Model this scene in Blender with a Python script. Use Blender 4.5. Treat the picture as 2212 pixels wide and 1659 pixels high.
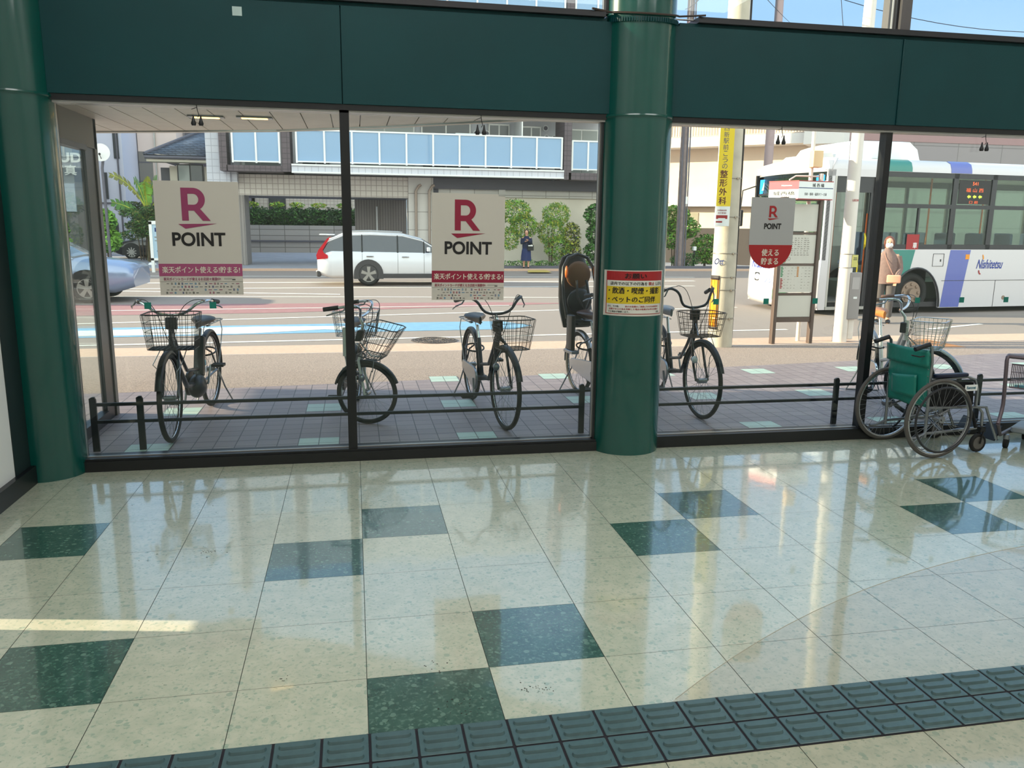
import bpy, math, random
from mathutils import Vector, Matrix
PI=math.pi; RND=random.Random(11)
scene=bpy.context.scene; COL=scene.collection
for o in list(bpy.data.objects): bpy.data.objects.remove(o)
# ---------------------------------------------------------------- camera
PITCH,ROLL,YAW,F_PX=.196,.0118,.1926,1751.0
EYE=Vector((-.008,-5.43,1.631))
fwd=Vector((math.sin(YAW)*math.cos(PITCH),math.cos(YAW)*math.cos(PITCH),-math.sin(PITCH)))
rt=Vector((math.cos(YAW),-math.sin(YAW),0)); up=rt.cross(fwd)
cr=rt*math.cos(ROLL)+up*math.sin(ROLL); cu=up*math.cos(ROLL)-rt*math.sin(ROLL)
cam=bpy.data.cameras.new('camera'); cam.sensor_width=36; cam.lens=F_PX/2212*36; cam.clip_start=.05; cam.clip_end=400
camo=bpy.data.objects.new('camera',cam); COL.objects.link(camo)
M3=Matrix((cr,cu,-fwd)).transposed(); camo.matrix_world=Matrix.Translation(EYE)@M3.to_4x4(); scene.camera=camo
def ray(px,py): return fwd+cr*((px-1106)/F_PX)-cu*((py-829.5)/F_PX)
def at(px,py,Y):
    d=ray(px,py); return EYE+d*((Y-EYE.y)/d.y)
def ground(y):
    for (a,za),(b,zb) in (((-50,0),(3.3,0)),((3.3,0),(5.2,-.08)),((5.2,-.08),(27,-.25)),((27,-.25),(900,-.25))):
        if y<=b: return za+(zb-za)*(y-a)/(b-a)
    return -.25
def gp(px,py):
    z=0; d=ray(px,py)
    for i in range(50):
        p=EYE+d*((z-EYE.z)/d.z); z=.5*z+.5*ground(p.y)
    return p
# ---------------------------------------------------------------- exposure, sky, sun, lamps
vs=scene.view_settings; vs.view_transform='Standard'; vs.look='None'; vs.gamma=1; vs.use_curve_mapping=False; vs.exposure=0.38
scene.cycles.use_denoising=True; scene.cycles.max_bounces=10; scene.cycles.transparent_max_bounces=24
scene.cycles.sample_clamp_indirect=6; scene.cycles.caustics_reflective=False; scene.cycles.caustics_refractive=False
W=bpy.data.worlds.new('sky'); scene.world=W; W.use_nodes=True; nt=W.node_tree; nt.nodes.clear()
tc=nt.nodes.new('ShaderNodeTexCoord'); sx=nt.nodes.new('ShaderNodeSeparateXYZ'); rp=nt.nodes.new('ShaderNodeValToRGB'); r2=nt.nodes.new('ShaderNodeValToRGB')
bg=nt.nodes.new('ShaderNodeBackground'); wo=nt.nodes.new('ShaderNodeOutputWorld'); mr=nt.nodes.new('ShaderNodeMapRange'); mx=nt.nodes.new('ShaderNodeMix'); mx.data_type='RGBA'
nt.links.new(tc.outputs['Generated'],sx.inputs[0]); nt.links.new(sx.outputs['Z'],rp.inputs[0]); nt.links.new(sx.outputs['Z'],r2.inputs[0]); nt.links.new(sx.outputs['Y'],mr.inputs[0])
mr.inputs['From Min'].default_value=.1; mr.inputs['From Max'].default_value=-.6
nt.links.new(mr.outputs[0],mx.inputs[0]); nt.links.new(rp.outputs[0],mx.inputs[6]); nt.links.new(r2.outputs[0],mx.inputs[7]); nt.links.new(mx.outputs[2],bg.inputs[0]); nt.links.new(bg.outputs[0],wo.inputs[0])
def ramp(r,L):
    e=r.color_ramp.elements
    while len(e)<len(L): e.new(.5)
    for el,(p,c) in zip(e,L): el.position=p; el.color=(*c,1)
# clear blue over the street, brighter unseen sky added behind the shop as fill
ramp(rp,((0,(.36,.44,.52)),(.22,(.19,.285,.46)),(.5,(.25,.34,.52)),(1,(.34,.42,.58))))
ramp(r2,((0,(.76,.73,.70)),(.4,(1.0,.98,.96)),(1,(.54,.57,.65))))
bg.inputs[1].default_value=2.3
SUN_E=math.radians(16.5); SUN_A=math.radians(10.6)
sd=Vector((math.cos(SUN_E)*math.cos(SUN_A),-math.cos(SUN_E)*math.sin(SUN_A),-math.sin(SUN_E)))
sl=bpy.data.lights.new('sun','SUN'); sl.energy=11.5; sl.angle=math.radians(.6); sl.color=(1,.80,.60)
so=bpy.data.objects.new('sun',sl); COL.objects.link(so); so.rotation_euler=sd.to_track_quat('-Z','Y').to_euler(); so.location=(-20,10,12)
for i,(x,y,w,h,p) in enumerate(((0,-2.6,3.2,1.0,54),(4.2,-2.6,3.2,1.0,50),(0,-6.5,3.2,1.0,40),(4.2,-6.5,3.2,1.0,40))):
    l=bpy.data.lights.new('hall_lamp','AREA'); l.shape='RECTANGLE'; l.size=w; l.size_y=h; l.energy=p; l.color=(1,1,.99)
    o=bpy.data.objects.new('hall_lamp',l); COL.objects.link(o); o.location=(x,y,4.9)
# ---------------------------------------------------------------- materials
def lin(c): return tuple(((v/255)/12.92 if v/255<=.04045 else ((v/255+.055)/1.055)**2.4) for v in c)
MATS={}
def mat(name,c,rough=.6,metal=0,coat=0,noise=None,emit=0,bump=None,spec=.5):
    if name in MATS: return MATS[name]
    m=bpy.data.materials.new(name); m.use_nodes=True; n=m.node_tree; b=n.nodes['Principled BSDF']
    L=lin(c); b.inputs['Base Color'].default_value=(*L,1); b.inputs['Roughness'].default_value=rough; b.inputs['Metallic'].default_value=metal
    b.inputs['Specular IOR Level'].default_value=spec
    if coat: b.inputs['Coat Weight'].default_value=coat; b.inputs['Coat Roughness'].default_value=.08
    if emit: b.inputs['Emission Color'].default_value=(*L,1); b.inputs['Emission Strength'].default_value=emit
    if noise or bump:
        t=n.nodes.new('ShaderNodeTexCoord'); nz=n.nodes.new('ShaderNodeTexNoise'); nz.inputs['Scale'].default_value=(noise or bump)[0]; nz.inputs['Detail'].default_value=5
        n.links.new(t.outputs['Object'],nz.inputs['Vector'])
        if noise:
            a=noise[1]; r=n.nodes.new('ShaderNodeValToRGB'); r.color_ramp.elements[0].position=.3; r.color_ramp.elements[1].position=.7
            r.color_ramp.elements[0].color=(*[v*(1-a) for v in L],1); r.color_ramp.elements[1].color=(*[min(1,v*(1+a)) for v in L],1)
            n.links.new(nz.outputs['Fac'],r.inputs[0]); n.links.new(r.outputs[0],b.inputs['Base Color'])
        if bump:
            nb=n.nodes.new('ShaderNodeTexNoise'); nb.inputs['Scale'].default_value=bump[0]; n.links.new(t.outputs['Object'],nb.inputs['Vector'])
            bp=n.nodes.new('ShaderNodeBump'); bp.inputs['Strength'].default_value=bump[1]; bp.inputs['Distance'].default_value=.01
            n.links.new(nb.outputs['Fac'],bp.inputs['Height']); n.links.new(bp.outputs[0],b.inputs['Normal'])
    MATS[name]=m; return m
def glass(name,tint=(255,255,255),ior=1.5,rough=.0,mixc=None,mixf=0):
    if name in MATS: return MATS[name]
    m=bpy.data.materials.new(name); m.use_nodes=True; n=m.node_tree; n.nodes.clear()
    o=n.nodes.new('ShaderNodeOutputMaterial'); mx=n.nodes.new('ShaderNodeMixShader'); tr=n.nodes.new('ShaderNodeBsdfTransparent'); gl=n.nodes.new('ShaderNodeBsdfGlossy'); fr=n.nodes.new('ShaderNodeFresnel')
    tr.inputs[0].default_value=(*lin(tint),1); gl.inputs['Roughness'].default_value=rough
    ge=n.nodes.new('ShaderNodeNewGeometry'); mm=n.nodes.new('ShaderNodeMapRange'); mm.inputs['To Min'].default_value=ior; mm.inputs['To Max'].default_value=1/ior
    n.links.new(ge.outputs['Backfacing'],mm.inputs[0]); n.links.new(mm.outputs[0],fr.inputs[0])   # same air-to-glass reflectance at both faces
    n.links.new(fr.outputs[0],mx.inputs[0]); n.links.new(gl.outputs[0],mx.inputs[2])
    if mixf:
        df=n.nodes.new('ShaderNodeBsdfDiffuse'); df.inputs[0].default_value=(*lin(mixc),1); m2=n.nodes.new('ShaderNodeMixShader'); m2.inputs[0].default_value=mixf
        n.links.new(tr.outputs[0],m2.inputs[1]); n.links.new(df.outputs[0],m2.inputs[2]); n.links.new(m2.outputs[0],mx.inputs[1])
    else: n.links.new(tr.outputs[0],mx.inputs[1])
    n.links.new(mx.outputs[0],o.inputs[0]); MATS[name]=m; return m
def tiled(name,c,c2,mortar,w,h,ms=.006,rough=.6,off=.0,vertical=True,coat=0,bump=.25):
    if name in MATS: return MATS[name]
    m=mat(name,c,rough,coat=coat); n=m.node_tree; b=n.nodes['Principled BSDF']
    t=n.nodes.new('ShaderNodeTexCoord'); s=n.nodes.new('ShaderNodeSeparateXYZ'); cb=n.nodes.new('ShaderNodeCombineXYZ'); br=n.nodes.new('ShaderNodeTexBrick')
    n.links.new(t.outputs['Object'],s.inputs[0])
    if vertical:
        ad=n.nodes.new('ShaderNodeMath'); n.links.new(s.outputs[0],ad.inputs[0]); n.links.new(s.outputs[1],ad.inputs[1])
        n.links.new(ad.outputs[0],cb.inputs[0]); n.links.new(s.outputs[2],cb.inputs[1])
    else: n.links.new(s.outputs[0],cb.inputs[0]); n.links.new(s.outputs[1],cb.inputs[1])
    n.links.new(cb.outputs[0],br.inputs['Vector'])
    br.offset=off; br.squash=1; br.inputs['Scale'].default_value=1; br.inputs['Brick Width'].default_value=w; br.inputs['Row Height'].default_value=h
    br.inputs['Mortar Size'].default_value=ms; br.inputs['Mortar Smooth'].default_value=.1; br.inputs['Bias'].default_value=0
    for k,cc in (('Color1',c),('Color2',c2),('Mortar',mortar)): br.inputs[k].default_value=(*lin(cc),1)
    n.links.new(br.outputs['Color'],b.inputs['Base Color'])
    bp=n.nodes.new('ShaderNodeBump'); bp.invert=True; bp.inputs['Strength'].default_value=bump; bp.inputs['Distance'].default_value=.004
    n.links.new(br.outputs['Fac'],bp.inputs['Height']); n.links.new(bp.outputs[0],b.inputs['Normal'])
    return m
def speckled(name,base,blotch,chip,dark,rough=.22,coat=1):
    """polished terrazzo-look vinyl: base with soft blotches and sparse chips"""
    m=mat(name,base,rough,coat=coat); n=m.node_tree; b=n.nodes['Principled BSDF']; b.inputs['Coat Roughness'].default_value=.055
    t=n.nodes.new('ShaderNodeTexCoord')
    def nzr(scale,lo,hi,stretch=1):
        mp=n.nodes.new('ShaderNodeMapping'); mp.inputs['Scale'].default_value=(scale,scale*stretch,scale)
        z=n.nodes.new('ShaderNodeTexNoise'); z.inputs['Scale'].default_value=1; z.inputs['Detail'].default_value=4; z.inputs['Distortion'].default_value=.4
        r=n.nodes.new('ShaderNodeMapRange'); r.inputs['From Min'].default_value=lo; r.inputs['From Max'].default_value=hi
        n.links.new(t.outputs['Object'],mp.inputs[0]); n.links.new(mp.outputs[0],z.inputs['Vector']); n.links.new(z.outputs['Fac'],r.inputs[0]); return r.outputs[0]
    def mixc(fac,a,c):
        x=n.nodes.new('ShaderNodeMix'); x.data_type='RGBA'; n.links.new(fac,x.inputs[0])
        if isinstance(a,tuple): x.inputs[6].default_value=(*lin(a),1)
        else: n.links.new(a,x.inputs[6])
        x.inputs[7].default_value=(*lin(c),1); return x.outputs[2]
    def chips(scale,thr):
        v=n.nodes.new('ShaderNodeTexVoronoi'); v.inputs['Scale'].default_value=scale; n.links.new(t.outputs['Object'],v.inputs['Vector'])
        w=n.nodes.new('ShaderNodeSeparateColor'); n.links.new(v.outputs['Color'],w.inputs[0])
        g=n.nodes.new('ShaderNodeMath'); g.operation='GREATER_THAN'; g.inputs[1].default_value=thr; n.links.new(w.outputs[0],g.inputs[0])
        l=n.nodes.new('ShaderNodeMath'); l.operation='LESS_THAN'; l.inputs[1].default_value=.42; n.links.new(v.outputs['Distance'],l.inputs[0])
        mm=n.nodes.new('ShaderNodeMath'); mm.operation='MULTIPLY'; n.links.new(g.outputs[0],mm.inputs[0]); n.links.new(l.outputs[0],mm.inputs[1]); 
        m2=n.nodes.new('ShaderNodeMath'); m2.operation='MULTIPLY'; m2.inputs[1].default_value=.75; n.links.new(mm.outputs[0],m2.inputs[0]); return m2.outputs[0]
    c=mixc(nzr(14,.38,.68),base,blotch); c=mixc(nzr(60,.52,.78),c,chip); c=mixc(chips(36,.9),c,chip); c=mixc(chips(70,.93),c,chip); c=mixc(nzr(90,.66,.74),c,dark)
    n.links.new(c,b.inputs['Base Color'])
    z=n.nodes.new('ShaderNodeTexNoise'); z.inputs['Scale'].default_value=5; n.links.new(t.outputs['Object'],z.inputs['Vector'])
    bp=n.nodes.new('ShaderNodeBump'); bp.inputs['Strength'].default_value=.07; bp.inputs['Distance'].default_value=.01; n.links.new(z.outputs['Fac'],bp.inputs['Height'])
    n.links.new(bp.outputs[0],b.inputs['Normal']); n.links.new(bp.outputs[0],b.inputs['Coat Normal'])
    return m
# ---------------------------------------------------------------- mesh builder
GL={}
def glyphs(s,bold):
    k=(s,bold)
    if k not in GL:
        cu_=bpy.data.curves.new('t','FONT'); cu_.body=s; cu_.size=1; cjk=any(ord(q)>0x2fff for q in s); cu_.offset=0 if cjk else bold; cu_.resolution_u=2 if cjk else 5
        ob=bpy.data.objects.new('t',cu_); me=bpy.data.meshes.new_from_object(ob)
        vs_=[(v.co.x,v.co.y) for v in me.vertices]; fs=[tuple(p.vertices) for p in me.polygons]
        bpy.data.objects.remove(ob); bpy.data.meshes.remove(me); bpy.data.curves.remove(cu_)
        xs=[v[0] for v in vs_] or [0]; ys=[v[1] for v in vs_] or [0]
        GL[k]=(vs_,fs,(min(xs),max(xs),min(ys),max(ys)))
    return GL[k]
class MB:
    def __init__(s): s.v=[];s.f=[];s.m=[];s.mats=[]
    def mi(s,m):
        if m not in s.mats: s.mats.append(m)
        return s.mats.index(m)
    def add(s,vs_,fs,m,xf=None):
        o=len(s.v); k=s.mi(m)
        s.v+=[tuple(xf(Vector(v)) if xf else v) for v in vs_]; s.f+=[tuple(i+o for i in f) for f in fs]; s.m+=[k]*len(fs); return s
    def bx(s,x0,y0,z0,x1,y1,z1,m,xf=None):
        v=[(x,y,z) for z in (z0,z1) for y in (y0,y1) for x in (x0,x1)]
        return s.add(v,[(0,2,3,1),(4,5,7,6),(0,1,5,4),(2,6,7,3),(0,4,6,2),(1,3,7,5)],m,xf)
    def rbox(s,c,d,m,r=.01,xf=None):
        x,y,z=c; a,b,h=[q/2 for q in d]; r=min(r,a*.9,b*.9); P=[]
        for (sx_,sy_,a0) in ((1,1,0),(-1,1,90),(-1,-1,180),(1,-1,270)):
            for t in (0,45,90):
                an=math.radians(a0+t); P.append((x+sx_*(a-r)+r*math.cos(an),y+sy_*(b-r)+r*math.sin(an)))
        q=[(px_,py_) for px_,py_ in P]
        def sc(k): return [(x+(p[0]-x)*k[0],y+(p[1]-y)*k[1]) for p in q]
        k=(max(.1,(a-r*.5)/a),max(.1,(b-r*.5)/b)); lv=[(z-h,k),(z-h+r*.5,(1,1)),(z+h-r*.5,(1,1)),(z+h,k)]
        V=[];n=len(q)
        for zz,kk in lv: V+=[(p[0],p[1],zz) for p in sc(kk)]
        F=[(i+n*j,(i+1)%n+n*j,(i+1)%n+n*(j+1),i+n*(j+1)) for j in range(3) for i in range(n)]+[tuple(range(n))[::-1],tuple(range(3*n,4*n))]
        return s.add(V,F,m,xf)
    def tube(s,pts,r,m,n=8,closed=False,xf=None,flat=1):
        P=[Vector(p) for p in pts]; N=len(P); rs=r if isinstance(r,(list,tuple)) else [r]*N
        T=[]
        for i in range(N):
            a=P[(i-1)%N] if (closed or i>0) else P[0]; b=P[(i+1)%N] if (closed or i<N-1) else P[-1]
            t=(b-a); T.append(t.normalized() if t.length>1e-9 else Vector((0,0,1)))
        u=T[0].orthogonal().normalized(); V=[]
        for i in range(N):
            u=(u-T[i]*u.dot(T[i])); u=u.normalized() if u.length>1e-6 else T[i].orthogonal().normalized(); w=T[i].cross(u)
            for k in range(n):
                a=2*PI*k/n; V.append(P[i]+(u*math.cos(a)+w*math.sin(a)*flat)*rs[i])
        F=[(i*n+k,i*n+(k+1)%n,((i+1)%N)*n+(k+1)%n,((i+1)%N)*n+k) for i in range(N if closed else N-1) for k in range(n)]
        if not closed: F+=[tuple(range(n))[::-1],tuple(range((N-1)*n,N*n))]
        return s.add(V,F,m,xf)
    def cyl(s,p0,p1,r,m,n=16,r2=None,xf=None): return s.tube([p0,p1],[r,r if r2 is None else r2],m,n,xf=xf)
    def torus(s,c,ax,R,r,m,n=40,k=8,a0=0,a1=2*PI,xf=None,flat=1):
        ax=Vector(ax).normalized(); u=ax.orthogonal().normalized()
        if abs(ax.z)<.99: u=Vector((0,0,1))-ax*ax.z; u.normalize()
        w=ax.cross(u); full=abs(a1-a0-2*PI)<1e-6; cnt=n if full else n+1
        P=[Vector(c)+(u*math.cos(a0+(a1-a0)*i/n)+w*math.sin(a0+(a1-a0)*i/n))*R for i in range(cnt)]
        return s.tube(P,r,m,k,closed=full,xf=xf)
    def ell(s,c,d,m,n=14,rot=None,xf=None,lo=-90,hi=90):
        V=[];rows=max(4,n//2)
        for j in range(rows+1):
            la=math.radians(lo+(hi-lo)*j/rows)
            for i in range(n):
                a=2*PI*i/n; p=Vector((d[0]*math.cos(la)*math.cos(a),d[1]*math.cos(la)*math.sin(a),d[2]*math.sin(la)))
                if rot: p=rot@p
                V.append(Vector(c)+p)
        F=[(j*n+i,j*n+(i+1)%n,(j+1)*n+(i+1)%n,(j+1)*n+i) for j in range(rows) for i in range(n)]+[tuple(range(n))[::-1],tuple(range(rows*n,(rows+1)*n))]
        return s.add(V,F,m,xf)
    def prism(s,pts,o,ux,uy,t,m,xf=None):
        o,ux,uy,t=Vector(o),Vector(ux),Vector(uy),Vector(t); n=len(pts)
        V=[o+ux*p[0]+uy*p[1] for p in pts]; V=V+[v+t for v in V]
        return s.add(V,[tuple(range(n)),tuple(range(n,2*n))[::-1]]+[(i,i+n,(i+1)%n+n,(i+1)%n) for i in range(n)],m,xf)
    def loft(s,rings,m,closed=True,caps=True,xf=None,mf=None):
        n=len(rings[0]); V=[p for r in rings for p in r]; K=n if closed else n-1
        for j in range(len(rings)-1):
            pass
        o=len(s.v); s.v+=[tuple(xf(Vector(v)) if xf else v) for v in V]
        for j in range(len(rings)-1):
            for i in range(K):
                s.f.append((o+j*n+i,o+j*n+(i+1)%n,o+(j+1)*n+(i+1)%n,o+(j+1)*n+i)); s.m.append(s.mi(mf(j,i) if mf else m))
        if caps:
            for q in (tuple(o+i for i in range(n))[::-1],tuple(o+(len(rings)-1)*n+i for i in range(n))): s.f.append(q); s.m.append(s.mi(m))
        return s
    def grid(s,o,ux,uy,nx,ny,fn,m,xf=None):
        o,ux,uy=Vector(o),Vector(ux),Vector(uy); V=[]
        for j in range(ny+1):
            for i in range(nx+1):
                a,b=i/nx,j/ny; V.append(o+ux*a+uy*b+fn(a,b))
        return s.add(V,[(j*(nx+1)+i,j*(nx+1)+i+1,(j+1)*(nx+1)+i+1,(j+1)*(nx+1)+i) for j in range(ny) for i in range(nx)],m,xf)
    def build(s,name,parent=None,smooth=40,loc=None,bevel=0,solid=0,subd=0):
        me=bpy.data.meshes.new(name)
        V=s.v; off=Vector((0,0,0))
        if parent is None and V and loc is None:
            xs=[v[0] for v in V];ys=[v[1] for v in V];zs=[v[2] for v in V]; off=Vector(((min(xs)+max(xs))/2,(min(ys)+max(ys))/2,min(zs)))
        elif loc is not None: off=Vector(loc)
        me.from_pydata([(v[0]-off.x,v[1]-off.y,v[2]-off.z) for v in V],[],s.f)
        for m in s.mats: me.materials.append(m)
        me.polygons.foreach_set('material_index',s.m)
        if smooth:
            me.polygons.foreach_set('use_smooth',[True]*len(me.polygons)); me.set_sharp_from_angle(angle=math.radians(smooth))
        me.validate(); me.update()
        o=bpy.data.objects.new(name,me); COL.objects.link(o); o.location=off
        if parent: o.parent=parent
        if subd: md=o.modifiers.new('s','SUBSURF'); md.levels=md.render_levels=subd
        if solid: md=o.modifiers.new('t','SOLIDIFY'); md.thickness=solid
        if bevel: md=o.modifiers.new('b','BEVEL'); md.width=bevel; md.segments=2; md.limit_method='ANGLE'
        return o
def tag(o,label=None,cat=None,group=None,kind=None):
    if label: o['label']=label
    if cat: o['category']=cat
    if group: o['group']=group
    if kind: o['kind']=kind
    return o
def struct(o,label=None): o['kind']='structure'; 
def E(name,loc,rz,label,cat,group=None):
    o=bpy.data.objects.new(name,None); o.empty_display_size=.2; COL.objects.link(o); o.location=loc; o.rotation_euler=(0,0,rz); return tag(o,label,cat,group)
def S(mb,name,label=None,parent=None,**k):
    o=mb.build(name,parent,**k)
    if parent is None: o['kind']='structure'
    if label: o['label']=label
    return o
def copy_tree(o,parent=None):
    c=o.copy(); COL.objects.link(c); c.parent=parent
    for ch in list(o.children): copy_tree(ch,c)
    return c
class Sheet:
    """flat print: u right, v up on a plane (or wrapped on a cylinder)"""
    def __init__(s,mb,o,ux,uy,n,eps=.0008,fn=None): s.mb=mb;s.o=Vector(o);s.ux=Vector(ux);s.uy=Vector(uy);s.n=Vector(n);s.eps=eps;s.fn=fn
    def pt(s,u,v,l): return s.fn(u,v,l*s.eps) if s.fn else s.o+s.ux*u+s.uy*v+s.n*(l*s.eps)
    def rect(s,u0,v0,u1,v1,m,l=1):
        k=32 if s.fn else 1
        V=[s.pt(u0+(u1-u0)*i/k,v,l) for v in (v0,v1) for i in range(k+1)]
        s.mb.add(V,[(i,i+1,i+k+2,i+k+1) for i in range(k)],m)
    def poly(s,P,m,l=1): s.mb.add([s.pt(u,v,l) for u,v in P],[tuple(range(len(P)))],m)
    def ring(s,cx,cy,rx,ry,t,m,l=1,a0=0,a1=360,n=24):
        V=[]
        for i in range(n+1):
            a=math.radians(a0+(a1-a0)*i/n); V+= [s.pt(cx+rx*math.cos(a),cy+ry*math.sin(a),l),s.pt(cx+(rx-t)*math.cos(a),cy+(ry-t)*math.sin(a),l)]
        s.mb.add(V,[(2*i,2*i+2,2*i+3,2*i+1) for i in range(n)],m)
    def disc(s,cx,cy,r,m,l=1,n=20,ry=None): s.poly([(cx+r*math.cos(2*PI*i/n),cy+(ry or r)*math.sin(2*PI*i/n)) for i in range(n)],m,l)
    def text(s,t,cx,cy,h,m,l=2,bold=.02,w=None,al='c',slant=0):
        V,Fs,(x0,x1,y0,y1)=glyphs(t,bold); 
        if not V: return
        sc=h/max(1e-6,(y1-y0)); sw=sc
        if w: sw=w/max(1e-6,(x1-x0))
        xo={'c':(x0+x1)/2,'l':x0,'r':x1}[al]; yo=(y0+y1)/2
        dup=(-.5,.5) if (bold>.015 and any(ord(q)>0x2fff for q in t)) else (0,)
        for k in dup:
            d=k*sc*bold*1.6; s.mb.add([s.pt(cx+(x-xo)*sw+d+slant*(y-yo)*sc,cy+(y-yo)*sc+d*.5,l+k*.4) for x,y in V],Fs,m)
# ================================================================ palette
BLK=mat('black_metal',(16,17,20),.35); DKG=mat('dark_frame',(34,34,38),.4); GRN=mat('green_paint',(2,58,61),.5,noise=(3,.06),bump=(220,.05),spec=.3)
GRC=mat('green_column_paint',(1,74,66),.24,coat=.5,noise=(2,.05)); GRY=mat('grey_panel',(128,124,118),.6); ALU=mat('aluminium',(176,174,170),.35,.7)
WHT=mat('white_paint',(232,232,228),.6); CHR=mat('chrome',(205,205,205),.16,1); STEEL=mat('dull_steel',(150,152,156),.32,.9); RUB=mat('rubber',(24,24,25),.75)
BPL=mat('black_plastic',(20,21,24),.4); CLEAR=glass('clear_glass',(238,246,243),1.42); WHP=mat('white_plastic',(238,238,236),.4)
# ================================================================ hall floor
LT=speckled('floor_light_tile',(196,198,176),(182,188,166),(152,172,152),(124,140,120))
DT=speckled('floor_dark_tile',(58,94,82),(46,80,70),(104,136,120),(34,56,50))
GROUT=mat('floor_joint',(44,56,46),.6)
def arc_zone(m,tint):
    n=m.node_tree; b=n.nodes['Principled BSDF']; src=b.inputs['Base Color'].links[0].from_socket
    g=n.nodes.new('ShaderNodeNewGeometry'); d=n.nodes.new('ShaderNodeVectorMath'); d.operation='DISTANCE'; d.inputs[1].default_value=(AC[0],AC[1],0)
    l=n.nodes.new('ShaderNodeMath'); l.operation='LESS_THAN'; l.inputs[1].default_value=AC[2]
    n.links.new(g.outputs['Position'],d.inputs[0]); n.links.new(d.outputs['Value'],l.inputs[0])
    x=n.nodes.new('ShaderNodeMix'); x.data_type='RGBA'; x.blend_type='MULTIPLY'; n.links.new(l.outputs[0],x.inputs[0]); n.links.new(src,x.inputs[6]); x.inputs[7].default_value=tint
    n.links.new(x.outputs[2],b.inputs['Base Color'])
def circ(a,b,c):
    ax,ay=a;bx,by=b;cx,cy=c; d=2*(ax*(by-cy)+bx*(cy-ay)+cx*(ay-by))
    ux=((ax*ax+ay*ay)*(by-cy)+(bx*bx+by*by)*(cy-ay)+(cx*cx+cy*cy)*(ay-by))/d; uy=((ax*ax+ay*ay)*(cx-bx)+(bx*bx+by*by)*(ax-cx)+(cx*cx+cy*cy)*(bx-ax))/d
    return ux,uy,math.hypot(ux-ax,uy-ay)
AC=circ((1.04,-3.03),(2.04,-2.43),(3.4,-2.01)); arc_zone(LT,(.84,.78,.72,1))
f=MB(); f.bx(-2.6,-9,-.05,7,.12,-.0015,GROUT)
DARK={(-1,2),(-2,3),(3,2),(2,3),(0,5),(-1,6),(4,5),(3,6),(7,2),(6,3),(11,2),(10,3),(11,10),(2,10),(6,9),(15,2),(14,3)}
for k in range(-3,20):
    for j in range(-1,20):
        x0,x1=(k-3)*.45+.0013,(k-2)*.45-.0013; y1,y0=-j*.45-.0009,-(j+1)*.45+.0009
        x0=max(x0,-2.6);y1=min(y1,.12)
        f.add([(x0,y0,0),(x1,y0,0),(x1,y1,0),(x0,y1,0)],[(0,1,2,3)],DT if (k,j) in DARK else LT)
S(f,'floor',loc=(0,0,0),smooth=0)
a=MB(); pts=[]
for i in range(41):
    t=math.radians(66)+(math.radians(150)-math.radians(66))*i/40; pts.append((AC[0]+AC[2]*math.cos(t),AC[1]+AC[2]*math.sin(t)))
pts=[p for p in pts if p[1]>-3.02 and p[0]<6]
a.tube([(p[0],p[1],0) for p in pts],.0016,mat('floor_seam',(170,164,146),.5),5); S(a,'trim_9')
# scuffs and dirt crumbs on the floor
sc_=MB(); DIRT=mat('dirt',(38,34,26),.9)
for (px,py,n,sp) in ((455,1190,22,26),(300,1205,10,60),(1165,1490,26,40),(940,1440,14,40),(610,1468,8,26),(1000,1520,22,60),(720,1090,8,120),(460,1100,8,150)):
    for i in range(n):
        q=gp(px+RND.gauss(0,sp*.5),py+RND.gauss(0,sp*.16)); r=RND.uniform(.0012,.004)
        if q.y<-2.99: continue
        an=RND.uniform(0,PI); sc_.ell((q.x,q.y,.0004),(r,r*RND.uniform(.4,1),.0008),DIRT,6,rot=Matrix.Rotation(an,3,'Z'))
tag(sc_.build('dirt_crumbs'),'scattered dark dirt crumbs and scuffs on the pale floor tiles','dirt',kind='stuff')
# ================================================================ tactile strip
TG=mat('tactile_green',(74,98,100),.26,noise=(30,.1)); TB=mat('tactile_glue',(22,18,26),.8)
t=E('tactile_paving_strip',(.9,-3.18,0),0,'dark green guide strip of raised bar blocks across the floor','paving strip')
b=MB(); b.bx(-2.3,-.152,0,3.4,.148,.002,TB); b.build('backing',t)
def tblock():
    m=MB(); m.rbox((0,0,.0035),(.1415,.1415,.005),TG,.004)
    for j in (-1,0,1):
        P=[]
        for i in range(9): an=PI/2+PI*i/8; P.append((-.042+.0155*math.cos(an),.0155*math.sin(an)))
        for i in range(9): an=-PI/2+PI*i/8; P.append((.042+.0155*math.cos(an),.0155*math.sin(an)))
        n=len(P); V=[(p[0],p[1]+j*.043,.006) for p in P]+[(p[0]*.95,p[1]*.7+j*.043,.0145) for p in P]
        m.add(V,[(i,(i+1)%n,(i+1)%n+n,i+n) for i in range(n)]+[tuple(range(n,2*n))],TG)
    return m
first=None
for i in range(-14,21):
    for j in (0,1):
        x=(i+.5)*.15; y=.073-j*.15
        if first is None: first=tblock().build('tactile_block',t,loc=(0,0,0),smooth=20); o=first
        else: o=first.copy(); COL.objects.link(o)
        o.parent=t; o.location=(x+.003,y,0)
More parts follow.
